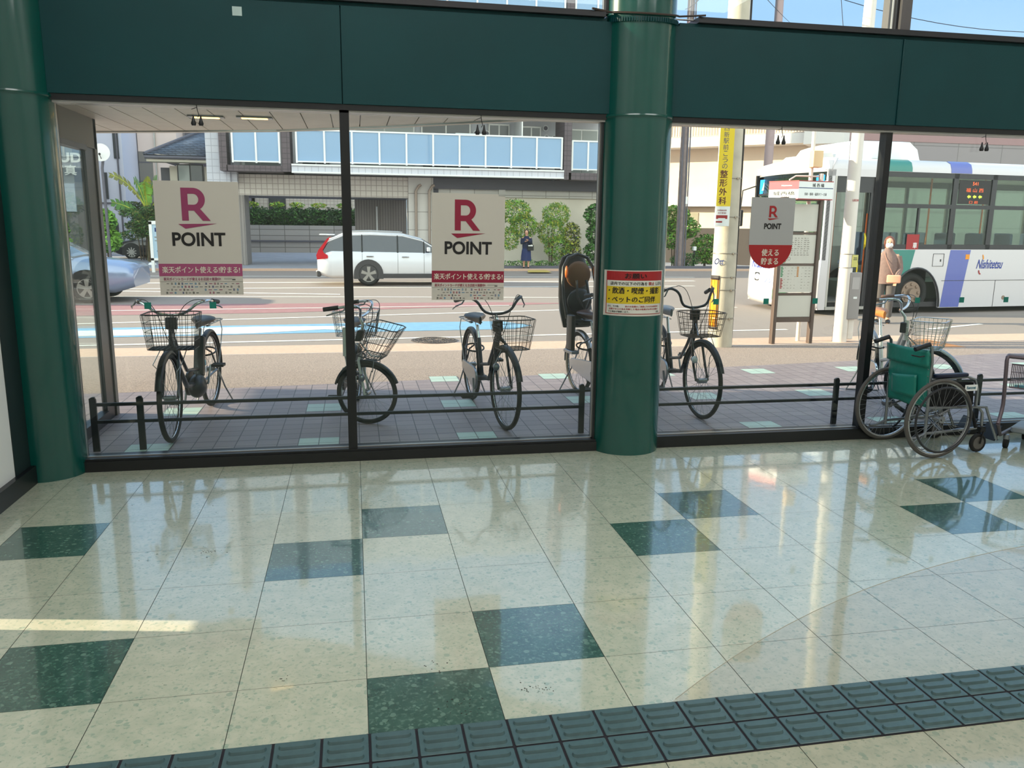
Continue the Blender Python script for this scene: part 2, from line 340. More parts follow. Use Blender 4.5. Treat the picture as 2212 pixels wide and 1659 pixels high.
# ================================================================ walls, beam, columns
def column(cx,cy,r,zt,name,label,ring):
    root=E(name,(cx,cy,0),0,label,'pillar')
    m=MB(); m.cyl((0,0,0),(0,0,2.335),r,GRC,64); m.build('lower_shaft',root)
    m=MB(); m.torus((0,0,2.345),(0,0,1),r-.002,.012,GRC,64,8); m.cyl((0,0,2.33),(0,0,2.36),r+.004,GRC,64); m.build('joint_ring',root)
    m=MB(); m.cyl((0,0,2.36),(0,0,zt),r-.004,GRC,64); m.build('upper_shaft',root); return root
PC=(1.935,.17); PR=.25
pillar=column(*PC,PR,5.2,'round_pillar','big round glossy green pillar between the windows with a notice on it',True)
corner=column(-1.995,.13,.235,5.2,'corner_pillar','round green pillar in the left corner beside the first window',True)
b=MB()
for x0,x1 in ((-2.6,-.055),(-.05,1.75),(2.1,3.875),(3.885,6.6)): b.bx(x0,.07,2.36,x1,.28,2.945,GRN)
b.bx(-2.6,.1,2.36,6.6,.27,2.94,GRN); b.tube([(3.88,.066,2.36),(3.88,.066,2.945)],.007,GRN,8)
b.bx(-2.6,.085,2.945,1.68,.28,2.968,GRN); b.bx(2.19,.085,2.945,6.6,.28,2.968,GRN)
S(b,'wall_front',bevel=.002)
b=MB(); b.bx(-2.6,.045,2.968,1.66,.30,3.004,DKG); S(b,'trim_1')
b=MB(); b.bx(2.31,.045,2.968,6.6,.30,3.004,DKG); S(b,'trim_2')
for nm,x0,x1 in (('trim_3',-2.0,1.70),('trim_4',2.17,6.6)):
    b=MB(); b.bx(x0,.08,2.325,x1,.22,2.36,BLK); b.bx(x0,.10,2.312,x1,.2,2.325,ALU); S(b,nm)
# windows
def window(n,x0,x1,z0,z1,jl=1,jr=1,fm=BLK):
    t=bpy.data.objects.new('window_%d'%n,None); COL.objects.link(t); t.location=((x0+x1)/2,.15,z0); t['kind']='structure'; c=(x0+x1)/2
    m=MB()
    if jl: m.bx(x0-c,-.04,0,x0-c+.022,.05,z1-z0,fm); m.bx(x0-c+.022,-.012,0,x0-c+.03,.012,z1-z0,ALU)
    if jr: m.bx(x1-c-.022,-.04,0,x1-c,.05,z1-z0,fm); m.bx(x1-c-.03,-.012,0,x1-c-.022,.012,z1-z0,ALU)
    m.bx(x0-c,-.012,0,x1-c,.012,.006,ALU); m.build('window_frame',t)
    g=MB(); g.bx(x0-c,-.004,.0,x1-c,.004,z1-z0,CLEAR); g.build('pane',t,smooth=0); return t
window(1,-1.79,-.07,.085,2.312,jr=0); window(2,-.02,1.70,.085,2.312,jl=0); window(3,2.15,3.85,.085,2.312,jr=0); window(4,3.885,6.5,.085,2.312,jl=0)
window(5,-2.0,1.70,3.0,4.9,fm=DKG); window(6,2.15,3.85,3.0,4.9,fm=DKG); window(7,3.92,6.5,3.0,4.9,fm=DKG)
b=MB(); b.bx(-.075,.10,0,-.015,.2,2.33,BLK); S(b,'trim_5')
b=MB(); b.bx(3.842,.11,0,3.892,.19,2.33,BLK); S(b,'trim_6')
b=MB(); b.bx(3.845,.08,3.0,3.925,.3,4.9,mat('grey_mullion',(92,88,88),.5)); S(b,'trim_7')
b=MB(); b.bx(-1.8,.09,0,1.72,.24,.085,BLK); b.bx(2.14,.09,0,6.5,.24,.085,BLK); b.bx(-1.8,.08,.0,1.72,.1,.07,BLK); S(b,'baseboard_front')
b=MB(); b.bx(-2.6,.08,4.9,6.6,.3,5.25,GRN); S(b,'wall_front_top')
b=MB(); b.bx(-2.12,-1.87,.0,-2.02,-.33,5.2,WHT); b.bx(-2.12,-9,0,-2.02,-1.98,5.2,WHT); b.bx(-2.12,-1.98,.43,-2.02,-1.87,5.2,WHT); b.bx(-2.12,-.33,0,-2.015,.14,5.2,mat('dark_green_wall',(14,34,34),.5)); S(b,'wall_left')
b=MB(); b.bx(-2.03,-1.87,0,-1.985,-.1,.115,BLK); b.bx(-2.03,-9,0,-1.985,-1.98,.115,BLK); S(b,'baseboard_left')
b=MB(); b.bx(6.6,-9,0,6.7,.3,5.2,WHT); S(b,'wall_right')
b=MB(); b.bx(-2.1,-9.1,0,6.7,-9,5.2,WHT); S(b,'wall_back')
b=MB(); b.bx(-2.1,-9.1,5.2,6.7,.3,5.3,WHT); S(b,'ceiling')
for i,(x,y) in enumerate(((0,-2.6),(4.2,-2.6),(0,-6.5),(4.2,-6.5))): pass
# unseen wall added at the left to throw shade on the near paving
b=MB(); b.bx(-14,1.0,0,-2.75,1.7,3.6,GRY); S(b,'wall_unseen_left')
# glass side return of the entrance
r=bpy.data.objects.new('window_8',None); COL.objects.link(r); r.location=(-2.03,.9,0); r['kind']='structure'
m=MB(); m.bx(-.03,-.66,2.17,.03,.9,2.4,GRY); m.bx(-.035,-.66,2.14,.035,.62,2.18,DKG); m.build('header_panel',r)
m=MB(); m.bx(-.02,.62,0,.02,.84,2.18,BLK); m.bx(-.03,.84,0,.03,.91,2.4,mat('grey_post',(120,114,108),.5)); m.build('post',r)
m=MB(); m.bx(-.035,-.66,0,.035,.62,.09,DKG); m.build('bottom_rail',r)
m=MB(); m.bx(-.004,-.66,.09,.004,.62,2.14,glass('side_glass',(246,250,248),1.22)); m.build('pane',r,smooth=0)
# canopy soffit outside
CE=[(-9,4.2),(-4,3.35),(-2.3,2.79),(-.63,2.17),(.2,1.66),(1.02,1.03),(1.48,.66),(1.85,.32)]
def cy_(x):
    for (a,b_),(c,d) in zip(CE,CE[1:]):
        if a<=x<=c: return b_+(d-b_)*(x-a)/(c-a)
    return .32
SLAT=mat('soffit_slat',(214,206,194),.45,.1,noise=(6,.06)); m=MB(); x=-9.0
m.prism([(-9,.3)]+[(1.85,.3)]+CE[::-1],(0,0,2.415),(1,0,0),(0,1,0),(0,0,.25),DKG)
while x<1.8:
    x1=min(x+.208,1.84); P=[(x,.3),(x1,.3),(x1,max(.31,cy_(x1)-.03)),(x,max(.31,cy_(x)-.03))]; m.prism(P,(0,0,2.4),(1,0,0),(0,1,0),(0,0,.015),SLAT); x+=.216
m.tube([(p[0],p[1],2.405) for p in CE],.022,ALU,6); S(m,'trim_canopy',smooth=0)
def gzc(px,py,z):
    d=ray(px,py); return EYE+d*((z-EYE.z)/d.z)
GLOW=mat('warm_lamp',(255,190,110),.5,emit=5)
for px,py,l in ((445,252,'recessed canopy lamp behind the hanging hooks, left one'),(550,254,'recessed canopy lamp glowing orange, right of the other one')):
    p=gzc(px,py,2.395); t=E('canopy_lamp',(p.x,p.y,2.388),0,l,'lamp','lamps in the canopy')
    m=MB(); m.bx(-.13,-.045,0,.13,.045,.012,STEEL); m.build('lamp_housing',t); m=MB(); m.bx(-.095,-.026,-.004,.095,.026,.0,GLOW); m.build('lamp_tube',t)
# hooks hanging at the window tops
for i,(x,l) in enumerate(((-.94,'pair of black hooks hanging at the top of the leftmost window'),(.84,'pair of black hooks hanging above the second poster'),(3.0,'pair of black hooks hanging above the round-bottomed sign'),(4.66,'pair of black hooks hanging in the rightmost window'))):
    t=E('hanging_hook',(x,.1,2.31),0,l,'hook','black hooks at the window tops')
    m=MB(); m.tube([(0,0,.02),(.005,0,-.02),(.012,0,-.045),(.004,0,-.06)],.0025,BPL,6); m.tube([(.0,0,-.0),(-.03,0,-.012)],.002,BPL,6); m.build('cord',t)
    for dx in (-.022,.022):
        m=MB(); m.tube([(dx,0,-.045),(dx,0,-.06),(dx,0,-.075),(dx,0,-.095),(dx,0,-.108)],[.004,.006,.009,.016,.012],BPL,12); m.build('suction_cup',t)
# pale sticker on the beam
m=MB(); q=at(512,24,.07); m.bx(q.x-.028,.0685,q.z-.026,q.x+.028,.07,q.z+.026,mat('pale_tape',(176,196,192),.4)); tag(m.build('tape_square'),'small pale square of tape high on the green beam','sticker')
# cable and serrated edging round the pillar
m=MB(); P=[]
for i in range(17):
    an=math.radians(205+130*i/16); P.append((PC[0]+(PR+.012)*math.cos(an),PC[1]+(PR+.012)*math.sin(an),3.0-.03*math.sin(PI*i/16)))
m.tube([(1.56,.03,3.01)]+P+[(2.35,.03,3.01)],.007,mat('brown_cable',(62,50,44),.6),6); tag(m.build('cable'),'brown cable wrapped round the front of the round pillar above the beam','cable')
m=MB(); n=34
for i in range(n):
    a0,a1=math.radians(205+130*i/n),math.radians(205+130*(i+.6)/n); R_=PR+.006
    for k in range(1):
        zc=2.952-.012*math.sin(PI*i/n); m.add([(PC[0]+R_*math.cos(a0),PC[1]+R_*math.sin(a0),zc-.014),(PC[0]+R_*math.cos(a1),PC[1]+R_*math.sin(a1),zc-.014),(PC[0]+R_*math.cos(a1),PC[1]+R_*math.sin(a1),zc+.014),(PC[0]+R_*math.cos(a0),PC[1]+R_*math.sin(a0),zc+.014),
            (PC[0]+(R_+.006)*math.cos(a0),PC[1]+(R_+.006)*math.sin(a0),zc-.014),(PC[0]+(R_+.006)*math.cos(a1),PC[1]+(R_+.006)*math.sin(a1),zc-.014),(PC[0]+(R_+.006)*math.cos(a1),PC[1]+(R_+.006)*math.sin(a1),zc+.014),(PC[0]+(R_+.006)*math.cos(a0),PC[1]+(R_+.006)*math.sin(a0),zc+.014)],
            [(0,1,2,3),(4,5,6,7),(0,1,5,4),(3,2,6,7),(0,3,7,4),(1,2,6,5)],GRN)
tag(m.build('serrated_strip'),'green serrated plastic strip bent round the pillar under the brown cable','edging')
# ================================================================ posters
PAP=mat('poster_paper',(196,190,180),.55); PAP2=mat('poster_paper_back',(200,198,192),.55); INK=mat('ink_black',(18,15,14),.6); WIN=mat('ink_white',(214,206,190),.6)
MAG=mat('ink_magenta',(142,52,92),.55); CRI=mat('ink_crimson',(140,18,52),.55); PMAG=mat('ink_pink_band',(158,72,110),.55); IBL=mat('ink_blue',(40,120,160),.6); IGR=mat('ink_grey',(110,106,100),.6); IRED=mat('ink_red',(160,26,30),.5); IYE=mat('ink_yellow',(214,186,28),.5); INB=mat('ink_navy',(28,50,110),.6)
def logo_R(s,cx,cy,h,m,l=2):
    k=h/4.15
    def P(L): return [(cx+x*k,cy+y*k) for x,y in L]
    s.poly(P([(-1.5,-2.07),(-.68,-2.07),(-.68,2.07),(-1.5,2.07)]),m,l)
    s.poly(P([(-.68,1.32),(.0,1.32),(.0,2.07),(-.68,2.07)]),m,l); s.poly(P([(-.68,-.8),(.0,-.8),(.0,-.05),(-.68,-.05)]),m,l)
    V=[];n=16
    for i in range(n+1):
        a=-PI/2+PI*i/n; V+=[s.pt(cx+(.0+1.42*math.cos(a))*k,cy+(.635+1.435*math.sin(a))*k,l),s.pt(cx+(.0+.62*math.cos(a))*k,cy+(.635+.685*math.sin(a))*k,l)]
    s.mb.add(V,[(2*i,2*i+2,2*i+3,2*i+1) for i in range(n)],m)
    s.poly(P([(-.05,-.72),(.72,-.5),(2.0,-2.07),(1.05,-2.07)]),m,l+.5)
    s.poly(P([(-2.0,-2.5),(2.75,-2.42),(-1.15,-3.1)]),m,l)
def big_poster(x0,z0,w,h,tilt,ink,band,label,blank):
    t=E('poster',(x0+w/2,.139,z0),0,label,'poster','large point posters on the windows'); t.rotation_euler=(0,tilt,0)
    m=MB(); m.bx(-w/2,-.001,0,w/2,.001,h,PAP); m.build('paper',t,smooth=0)
    m=MB(); s=Sheet(m,(-w/2,-.0012,0),(w,0,0),(0,0,h),(0,-1,0))
    # unit square, v up
    s2=Sheet(m,(0,-.0012,0),(1,0,0),(0,0,1),(0,-1,0)); U=lambda u:-w/2+u*w; V=lambda v:h*v
    logo_R(s2,U(.46),V(.80),.205,ink); s2.text('POINT',U(.5),V(.495),.088,INK,2,.028,w=.325)
    s2.rect(U(0),V(.168),U(1),V(.278),band,1)
    s2.text('楽天ポイント使える!貯まる!',U(.505),V(.225),.042,WIN,2,.03,w=.475)
    s2.text('楽天ポイントカードが使えるお店続々展開中!',U(.39),V(.142),.021,ink,2,.02,w=.35)
    s2.rect(U(0),V(.118),U(1),V(.12),IGR,1); s2.rect(U(.77),V(.148),U(.91),V(.15),IGR,1); s2.rect(U(.77),V(.139),U(.87),V(.141),IGR,1); s2.rect(U(.87),V(.132),U(.91),V(.14),INK,1)
    rr=random.Random(5)
    for j,v in enumerate((.1,.072,.045,.018)):
        u=.06+rr.random()*.03
        while u<.95:
            ww=rr.choice((.018,.02,.03,.04)); c=rr.choice((IGR,IBL,ink,INK,IGR,INB,IGR))
            if rr.random()<.84:
                if ww<.025: s2.rect(U(u),V(v-.008),U(u+ww),V(v+.009),c,1); s2.rect(U(u+.005),V(v-.003),U(u+ww-.006),V(v+.003),PAP,2)
                else: s2.rect(U(u),V(v-.0025),U(u+ww),V(v+.003),c,1)
            u+=ww+.016+rr.random()*.01
    m.build('printed_design',t,smooth=0)
    if blank:
        for dx in (-w/2+.01,w/2-.03):
            m=MB(); m.bx(dx-.015,-.003,h-.012,dx+.03,-.0012,h+.03,glass('clear_tape',(225,228,225),1.5,.15,(230,230,226),.35))
        m.build('tape',t,smooth=0)
    return t
big_poster(-1.235,1.15,.512,.718,0,MAG,PMAG,'large white poster with a magenta letter, in the leftmost window above the first bicycle',False)
big_poster(.51,1.105,.5,.718,.008,CRI,CRI,'large white poster with a crimson letter, in the window left of the round pillar',True)
t=E('poster',(3.0,.139,1.325),0,'small grey and red sign with a round bottom, on the window right of the pillar','poster')
GP=mat('sign_grey',(168,168,168),.55); m=MB(); w=.345
outl=[(-w/2,.51),(-w/2,.17)]+[(-w/2*math.cos(a),.17-.17*math.sin(a)) for a in [PI*i/20 for i in range(1,20)]]+[(w/2,.17),(w/2,.51)]
m.prism(outl,(0,.001,0),(1,0,0),(0,0,1),(0,-.002,0),GP); m.build('board',t,smooth=0)
m=MB(); s=Sheet(m,(0,-.0012,0),(1,0,0),(0,0,1),(0,-1,0))
s.poly([(-w/2,.17)]+[(-w/2*math.cos(a),.17-.17*math.sin(a)) for a in [PI*i/20 for i in range(1,20)]]+[(w/2,.17)],IRED,1)
logo_R(s,.0,.41,.082,IRED); s.text('POINT',.005,.305,.042,INK,2,.035,w=.135); s.text('使える',.0,.115,.05,WIN,2,.04,w=.135); s.text('貯まる',.0,.052,.05,WIN,2,.04,w=.135); m.build('printed_design',t,smooth=0)
# notice wrapped on the pillar
def cyl_fn(rr):
    def fn(u,v,l):
        a=math.radians(-90)+ (u)/PR; R_=PR+.0015+l; return Vector((PC[0]+R_*math.cos(a),PC[1]+R_*math.sin(a),v))
    return fn
t=E('notice_sheet',(PC[0],PC[1],1.0),0,'laminated notice with red header and yellow band on the round pillar','notice')
m=MB(); s=Sheet(m,(0,0,0),(0,0,0),(0,0,0),(0,0,0),.0009,cyl_fn(0)); U0,U1=-.275,.20; Z0,Z1=1.005,1.32; u=lambda k:U0+(U1-U0)*k; v=lambda k:Z0+(Z1-Z0)*k
LAM=mat('laminate',(206,200,190),.2,coat=.6); PW=mat('notice_white',(214,212,202),.35,coat=.3)
s.rect(u(0),v(0),u(1),v(1),LAM,0); s.rect(u(.05),v(.04),u(.97),v(.98),IRED,1); s.rect(u(.065),v(.055),u(.955),v(.78),PW,2); s.rect(u(.065),v(.27),u(.955),v(.65),IYE,3)
s.text('お願い',u(.5),v(.88),.036,INK,4,.03,w=.15); s.text('店内での以下の行為を',u(.40),v(.715),.023,INK,4,.035,w=.26); s.text('禁止',u(.745),v(.715),.023,IRED,4,.04,w=.05); s.text('します。',u(.89),v(.715),.022,INK,4,.03,w=.06)
s.text('・飲酒・喫煙・撮影',u(.5),v(.56),.045,INK,4,.045,w=.38); s.text('・ペットのご同伴',u(.46),v(.37),.042,INK,4,.045,w=.345)
s.text('また、その他、',u(.18),v(.215),.013,INK,4,.03,w=.085); s.text('他のお客様のご迷惑になる又は店内の',u(.62),v(.215),.013,IRED,4,.03,w=.25)
s.text('支障がある行為を判断した場合は係員がお声をお掛け',u(.5),v(.155),.013,IRED,4,.03,w=.37); s.text('する場合が御座います。',u(.26),v(.095),.013,INK,4,.03,w=.15); s.text('店長',u(.88),v(.095),.013,INK,4,.03,w=.025)
o=m.build('printed_sheet',t,smooth=0,loc=(PC[0],PC[1],1.0)); o.location=(0,0,0)
# green marker stickers on the glass
STK=mat('green_sticker',(10,118,104),.4)
for i,(x,l) in enumerate(((-1.32,'left of two green square stickers at the first bicycle handlebar'),(-.92,'right of two green square stickers at the first bicycle handlebar'),(2.6,'first green square sticker right of the pillar, over the grey pole'),(3.0,'green square sticker left of the bus stop board'),(3.4,'green square sticker right of the bus stop board'),(4.27,'green square sticker over the bus wheel hub'),(4.66,'green square sticker over the violet bus stripe'),(5.06,'rightmost green square sticker on the glass'))):
    m=MB(); m.bx(x-.021,.143,1.06,x+.021,.1455,1.102,STK); tag(m.build('sticker',smooth=0),l,'sticker','green stickers across the glass')
# ================================================================ outdoor ground
def gquad(m,P,M,dz):
    """flat polygon laid on the sloping ground, cut in strips"""
    m.add([(x,y,ground(y)+dz) for x,y in P],[tuple(range(len(P)))],M)
PV=tiled('paver',(150,134,134),(138,122,124),(84,74,76),.15,.15,.004,.55,vertical=False); PVG=tiled('paver_green',(186,200,186),(172,192,180),(110,112,104),.15,.15,.004,.5,vertical=False)
m=MB()
xs=[-15]; X0=-.45-1.2*12
for iy in range(12):
    for ix in range(-52,90):
        pass
x0,x1=-15,30
m.add([(x0,.2,-.002),(x1,.2,-.002),(x1,2.2,-.002),(x0,2.2,-.002)],[(0,1,2,3)],mat('paver_bed',(90,80,82),.9))
def pe(x): # outer edge of the paving
    T=[(-15,2.3),(-2.27,2.7),(1.1,3.01),(3.96,3.28),(6.16,3.61),(9.06,4.11),(30,7)]
    for (a,b_),(c,d) in zip(T,T[1:]):
        if a<=x<=c: return b_+(d-b_)*(x-a)/(c-a)
    return 3
NX=60
for i in range(-20,60):
    xa,xb=-.45+.3*i*2,-.45+.3*(i+1)*2
    ya=.2
m.add([(-15,.2,0)]+[(12,.2,0),(12,3.3,0)]+[(9,3.3,0),(3.96,3.28,0),(1.1,3.01,0),(-2.27,2.7,0),(-15,2.3,0)],[(0,1,2,3,4,5,6,7)],PV)
m.add([(3.96,3.28,0),(9,3.3,0),(12,3.3,0),(12,4.6,ground(4.6)+.0),(9.06,4.11,ground(4.11)),(6.16,3.61,ground(3.61))],[(0,1,2,3,4,5)],PV)
for i in range(-2,10):
    for j in range(3):
        cx,cy=-.3+1.2*i,.66+1.14*j
        if cx<-1.7 or (j==2 and i<1): continue
        cx=round((cx)/.15)*.15; cy=round(cy/.15)*.15; m.add([(cx-.15,cy-.15,.0012),(cx+.15,cy-.15,.0012),(cx+.15,cy+.15,.0012),(cx-.15,cy+.15,.0012)],[(0,1,2,3)],PVG)
S(m,'paved_forecourt',loc=(0,0,0),smooth=0)
AGG=mat('exposed_aggregate',(156,136,124),.9,noise=(70,.42)); ASP=mat('asphalt',(146,132,124),.9,noise=(90,.22)); CON=mat('gutter_concrete',(206,172,150),.85,noise=(20,.08)); CON2=mat('far_pavement_concrete',(150,150,158),.85,noise=(3,.12))
m=MB(); m.add([(-60,2.2,-.006),(60,2.2,-.006),(60,3.3,-.004),(-60,3.3,-.004),(-60,5.45,ground(5.45)),(60,5.45,ground(5.45))],[(0,1,2,3),(3,2,5,4)],AGG); S(m,'sidewalk',loc=(0,0,0),smooth=0)
m=MB(); m.add([(-60,5.45,ground(5.45)+.001),(60,5.45,ground(5.45)+.001),(60,6.2,ground(6.2)+.001),(-60,6.2,ground(6.2)+.001)],[(0,1,2,3)],CON); S(m,'gutter',loc=(0,0,0),smooth=0)
m=MB(); m.add([(-90,6.2,ground(6.2)),(110,6.2,ground(6.2)),(110,26.6,ground(26.6)),(-90,26.6,ground(26.6))],[(0,1,2,3)],ASP); S(m,'road',loc=(0,0,0),smooth=0)
m=MB(); m.bx(-90,26.6,-.4,110,27.0,-.17,CON); m.bx(-90,27,-.4,110,60,-.2,CON2); S(m,'far_sidewalk',loc=(0,0,0),smooth=0)
WL=mat('road_paint_white',(226,218,208),.7,noise=(9,.08)); BLU=mat('road_paint_blue',(122,164,192),.75,noise=(7,.1)); RED=mat('road_paint_red',(158,112,112),.8,noise=(6,.1))
def stripe(name,a,b_,w,M,label,z=.004,ext=0):
    a,b_=gp(*a),gp(*b_); d=(b_-a).normalized(); a=a-d*ext; m=MB()
    m.add([(a.x,a.y-w/2,ground(a.y-w/2)+z),(b_.x,b_.y-w/2,ground(b_.y-w/2)+z),(b_.x,b_.y+w/2,ground(b_.y+w/2)+z),(a.x,a.y+w/2,ground(a.y+w/2)+z)],[(0,1,2,3)],M); S(m,name,smooth=0)
stripe('lane_line',(480,740),(1700,712),.12,WL,'',ext=15); stripe('lane_line',(480,691),(1240,669),.13,WL,'',ext=15); stripe('lane_line',(480,641),(1300,643),.14,WL,'',ext=30)
stripe('lane_line',(480,623),(1500,618),.2,WL,'',ext=40); stripe('lane_line',(200,628),(735,636),.2,WL,''); stripe('lane_line',(480,611),(1500,607),.3,WL,'',ext=40); stripe('lane_line',(480,597),(1500,599),.2,WL,'',ext=40)
stripe('lane_line',(1440,668),(1592,664),.12,WL,''); stripe('lane_line',(2000,712),(2120,700),.12,WL,'')
def flat(name,PX,M,z):
    m=MB(); V=[gp(*p) for p in PX]; m.add([(v.x,v.y,ground(v.y)+z) for v in V],[tuple(range(len(V)))],M); S(m,name,smooth=0)
flat('red_lane_marking',[(60,684),(600,676),(1060,661),(1240,655),(1060,653),(600,656),(60,660)],RED,.0035); stripe('lane_line',(200,672),(1100,660),.1,WL,'',z=.006)
flat('blue_lane_marking',[(60,733),(745,718),(1110,711),(1148,703),(1080,694),(745,699),(60,712)],BLU,.0035)
flat('lane_arrow_marking',[(60,729),(540,721),(700,712),(745,713),(745,705),(560,706),(60,718)],WL,.006)
flat('tan_patch_marking',[(1960,752),(2090,751),(2000,733),(1965,735)],mat('tan_patch',(196,130,78),.8),.004)
flat('yellow_tactile_marking',[(1140,591),(1192,591),(1180,586),(1140,586)],mat('tactile_yellow',(198,170,90),.8),.05)
# manhole cover
c=gp(938,736); mm=MB(); mm.cyl((0,0,0),(0,0,.006),.34,mat('cast_iron',(96,84,78),.6,.3,noise=(30,.3),bump=(60,1)),40)
for i in range(5): mm.torus((0,0,.006),(0,0,1),.05+.06*i,.006,mat('cast_iron',(0,0,0)),36,5)
for i in range(24):
    a_=2*PI*i/24; mm.tube([(.12*math.cos(a_),.12*math.sin(a_),.006),(.32*math.cos(a_+.1),.32*math.sin(a_+.1),.006)],.005,mat('cast_iron',(0,0,0)),5)
o=mm.build('manhole_cover'); o.location=(c.x,c.y,ground(c.y)+.004); tag(o,'round cast iron manhole cover in the road edge','manhole cover')
# low black rails in front of the glass
def rail(x0,x1,y,posts,label):
    t=E('low_railing',((x0+x1)/2,y,0),0,label,'railing'); c=(x0+x1)/2; BR=mat('rail_black',(26,26,30),.45)
    for z in (.34,.215): m=MB(); m.bx(x0-c,-.01,z-.011,x1-c,.01,z+.011,BR); m.build('rail',t)
    for x in posts:
        m=MB(); m.prism([(-.022,0),(.022,0),(.022,.375),(.012,.395),(-.005,.395),(-.022,.385)],(x-c,-.008,0),(1,0,0),(0,0,1),(0,.02,0),BR); m.build('post',t)
rail(-1.86,1.74,.6,(-1.84,-1.53,1.73),'low black two-bar railing outside, left of the round pillar'); rail(2.2,6.4,.58,(2.24,3.93,5.3),'low black two-bar railing outside, right of the round pillar')
# ================================================================ bicycles
TYR=mat('tyre',(28,27,27),.8); RIM=mat('rim_alloy',(190,190,192),.25,.9); SPK=mat('spoke',(150,150,152),.3,.9); BSIL=mat('bike_silver',(186,186,190),.3,.7); SAD=mat('saddle_black',(34,36,42),.35); GRIP=mat('grip',(26,26,28),.6)
def wheel(parent,c,r,dirv,tw=.019,spokes=28,nm='wheel',xf=None,hubr=.022):
    """c centre, dirv = direction of travel (2D); axle is perpendicular"""
    ax=Vector((-dirv[1],dirv[0],0)).normalized(); c=Vector(c); m=MB()
    m.torus(c,ax,r-tw*1.55,.0095,RIM,48,6); m.cyl(c-ax*.04,c+ax*.04,hubr,STEEL,12); m.cyl(c-ax*.055,c+ax*.055,.008,STEEL,8)
    f_=Vector((dirv[0],dirv[1],0)).normalized(); z=Vector((0,0,1))
    for i in range(spokes):
        a=2*PI*i/spokes; a2=a+(.5 if i%4<2 else -.5); s_=1 if i%2 else -1
        m.tube([c+ax*.03*s_+(f_*math.cos(a2)+z*math.sin(a2))*hubr,c+(f_*math.cos(a)+z*math.sin(a))*(r-tw*1.6)],.0013,SPK,4)
    w=m.build(nm,parent); m=MB(); m.torus(c,ax,r-tw,tw,TYR,56,10); m.build('tyre',w); return w
def fender(m,c,r,dirv,a0,a1,M,w=.026,n=22):
    ax=Vector((-dirv[1],dirv[0],0)).normalized(); f_=Vector((dirv[0],dirv[1],0)).normalized(); z=Vector((0,0,1)); c=Vector(c); R_=[]
    for i in range(n+1):
        a=math.radians(a0+(a1-a0)*i/n); d=f_*math.cos(a)+z*math.sin(a)
        R_.append([c+d*(r+.006)-ax*w,c+d*(r+.022)-ax*w*.6,c+d*(r+.026),c+d*(r+.022)+ax*w*.6,c+d*(r+.006)+ax*w,c+d*(r+.003)+ax*w,c+d*(r+.018)+ax*w*.5,c+d*(r+.018)-ax*w*.5,c+d*(r+.003)-ax*w])
    m.loft(R_,M)
def wire_basket(m,T,M,w0=.15,w1=.19,l0=.12,l1=.16,h=.25,n=7,nh=4,r=.0021,rr=.0045,zb=0,skew=0):
    """T maps local (x fwd,y side,z up) ; centre of base at 0"""
    def cor(k): return (l0+(l1-l0)*k, w0+(w1-w0)*k, h*k+zb, skew*k)
    def ringp(k):
        l,w,z,s=cor(k); P=[]
        for sx_,sy_ in ((1,1),(-1,1),(-1,-1),(1,-1)):
            P.append((sx_*l+s,sy_*w,z))
        Q=[]
        for i in range(4):
            a,b_=Vector(P[i]),Vector(P[(i+1)%4]); Q+=[a.lerp(b_,.12),a.lerp(b_,.5),a.lerp(b_,.88)]
        return [T(q) for q in Q]
    m.tube(ringp(1),rr,M,6,closed=True); m.tube(ringp(0),rr*.8,M,6,closed=True)
    for k in range(1,nh): m.tube(ringp(k/nh),r,M,4,closed=True)
    for side in range(4):
        l,w,z,s=cor(0); L,W_,Z,Q=cor(1)
        for i in range(n+1):
            t=-.9+1.8*i/n
            if side==0: a,b_=(l+s,w*t,z),(L+Q,W_*t,Z)
            elif side==1: a,b_=(-l+s,w*t,z),(-L+Q,W_*t,Z)
            elif side==2: a,b_=(l*t+s,w,z),(L*t+Q,W_,Z)
            else: a,b_=(l*t+s,-w,z),(L*t+Q,-W_,Z)
            m.tube([T(a),T(b_)],r,M,4)
    for i in range(n+1):
        t=-.9+1.8*i/n; l,w,z,s=cor(0); m.tube([T((l+s,w*t,z)),T((-l+s,w*t,z))],r,M,4); m.tube([T((l*t+s,w,z)),T((l*t+s,-w,z))],r,M,4)
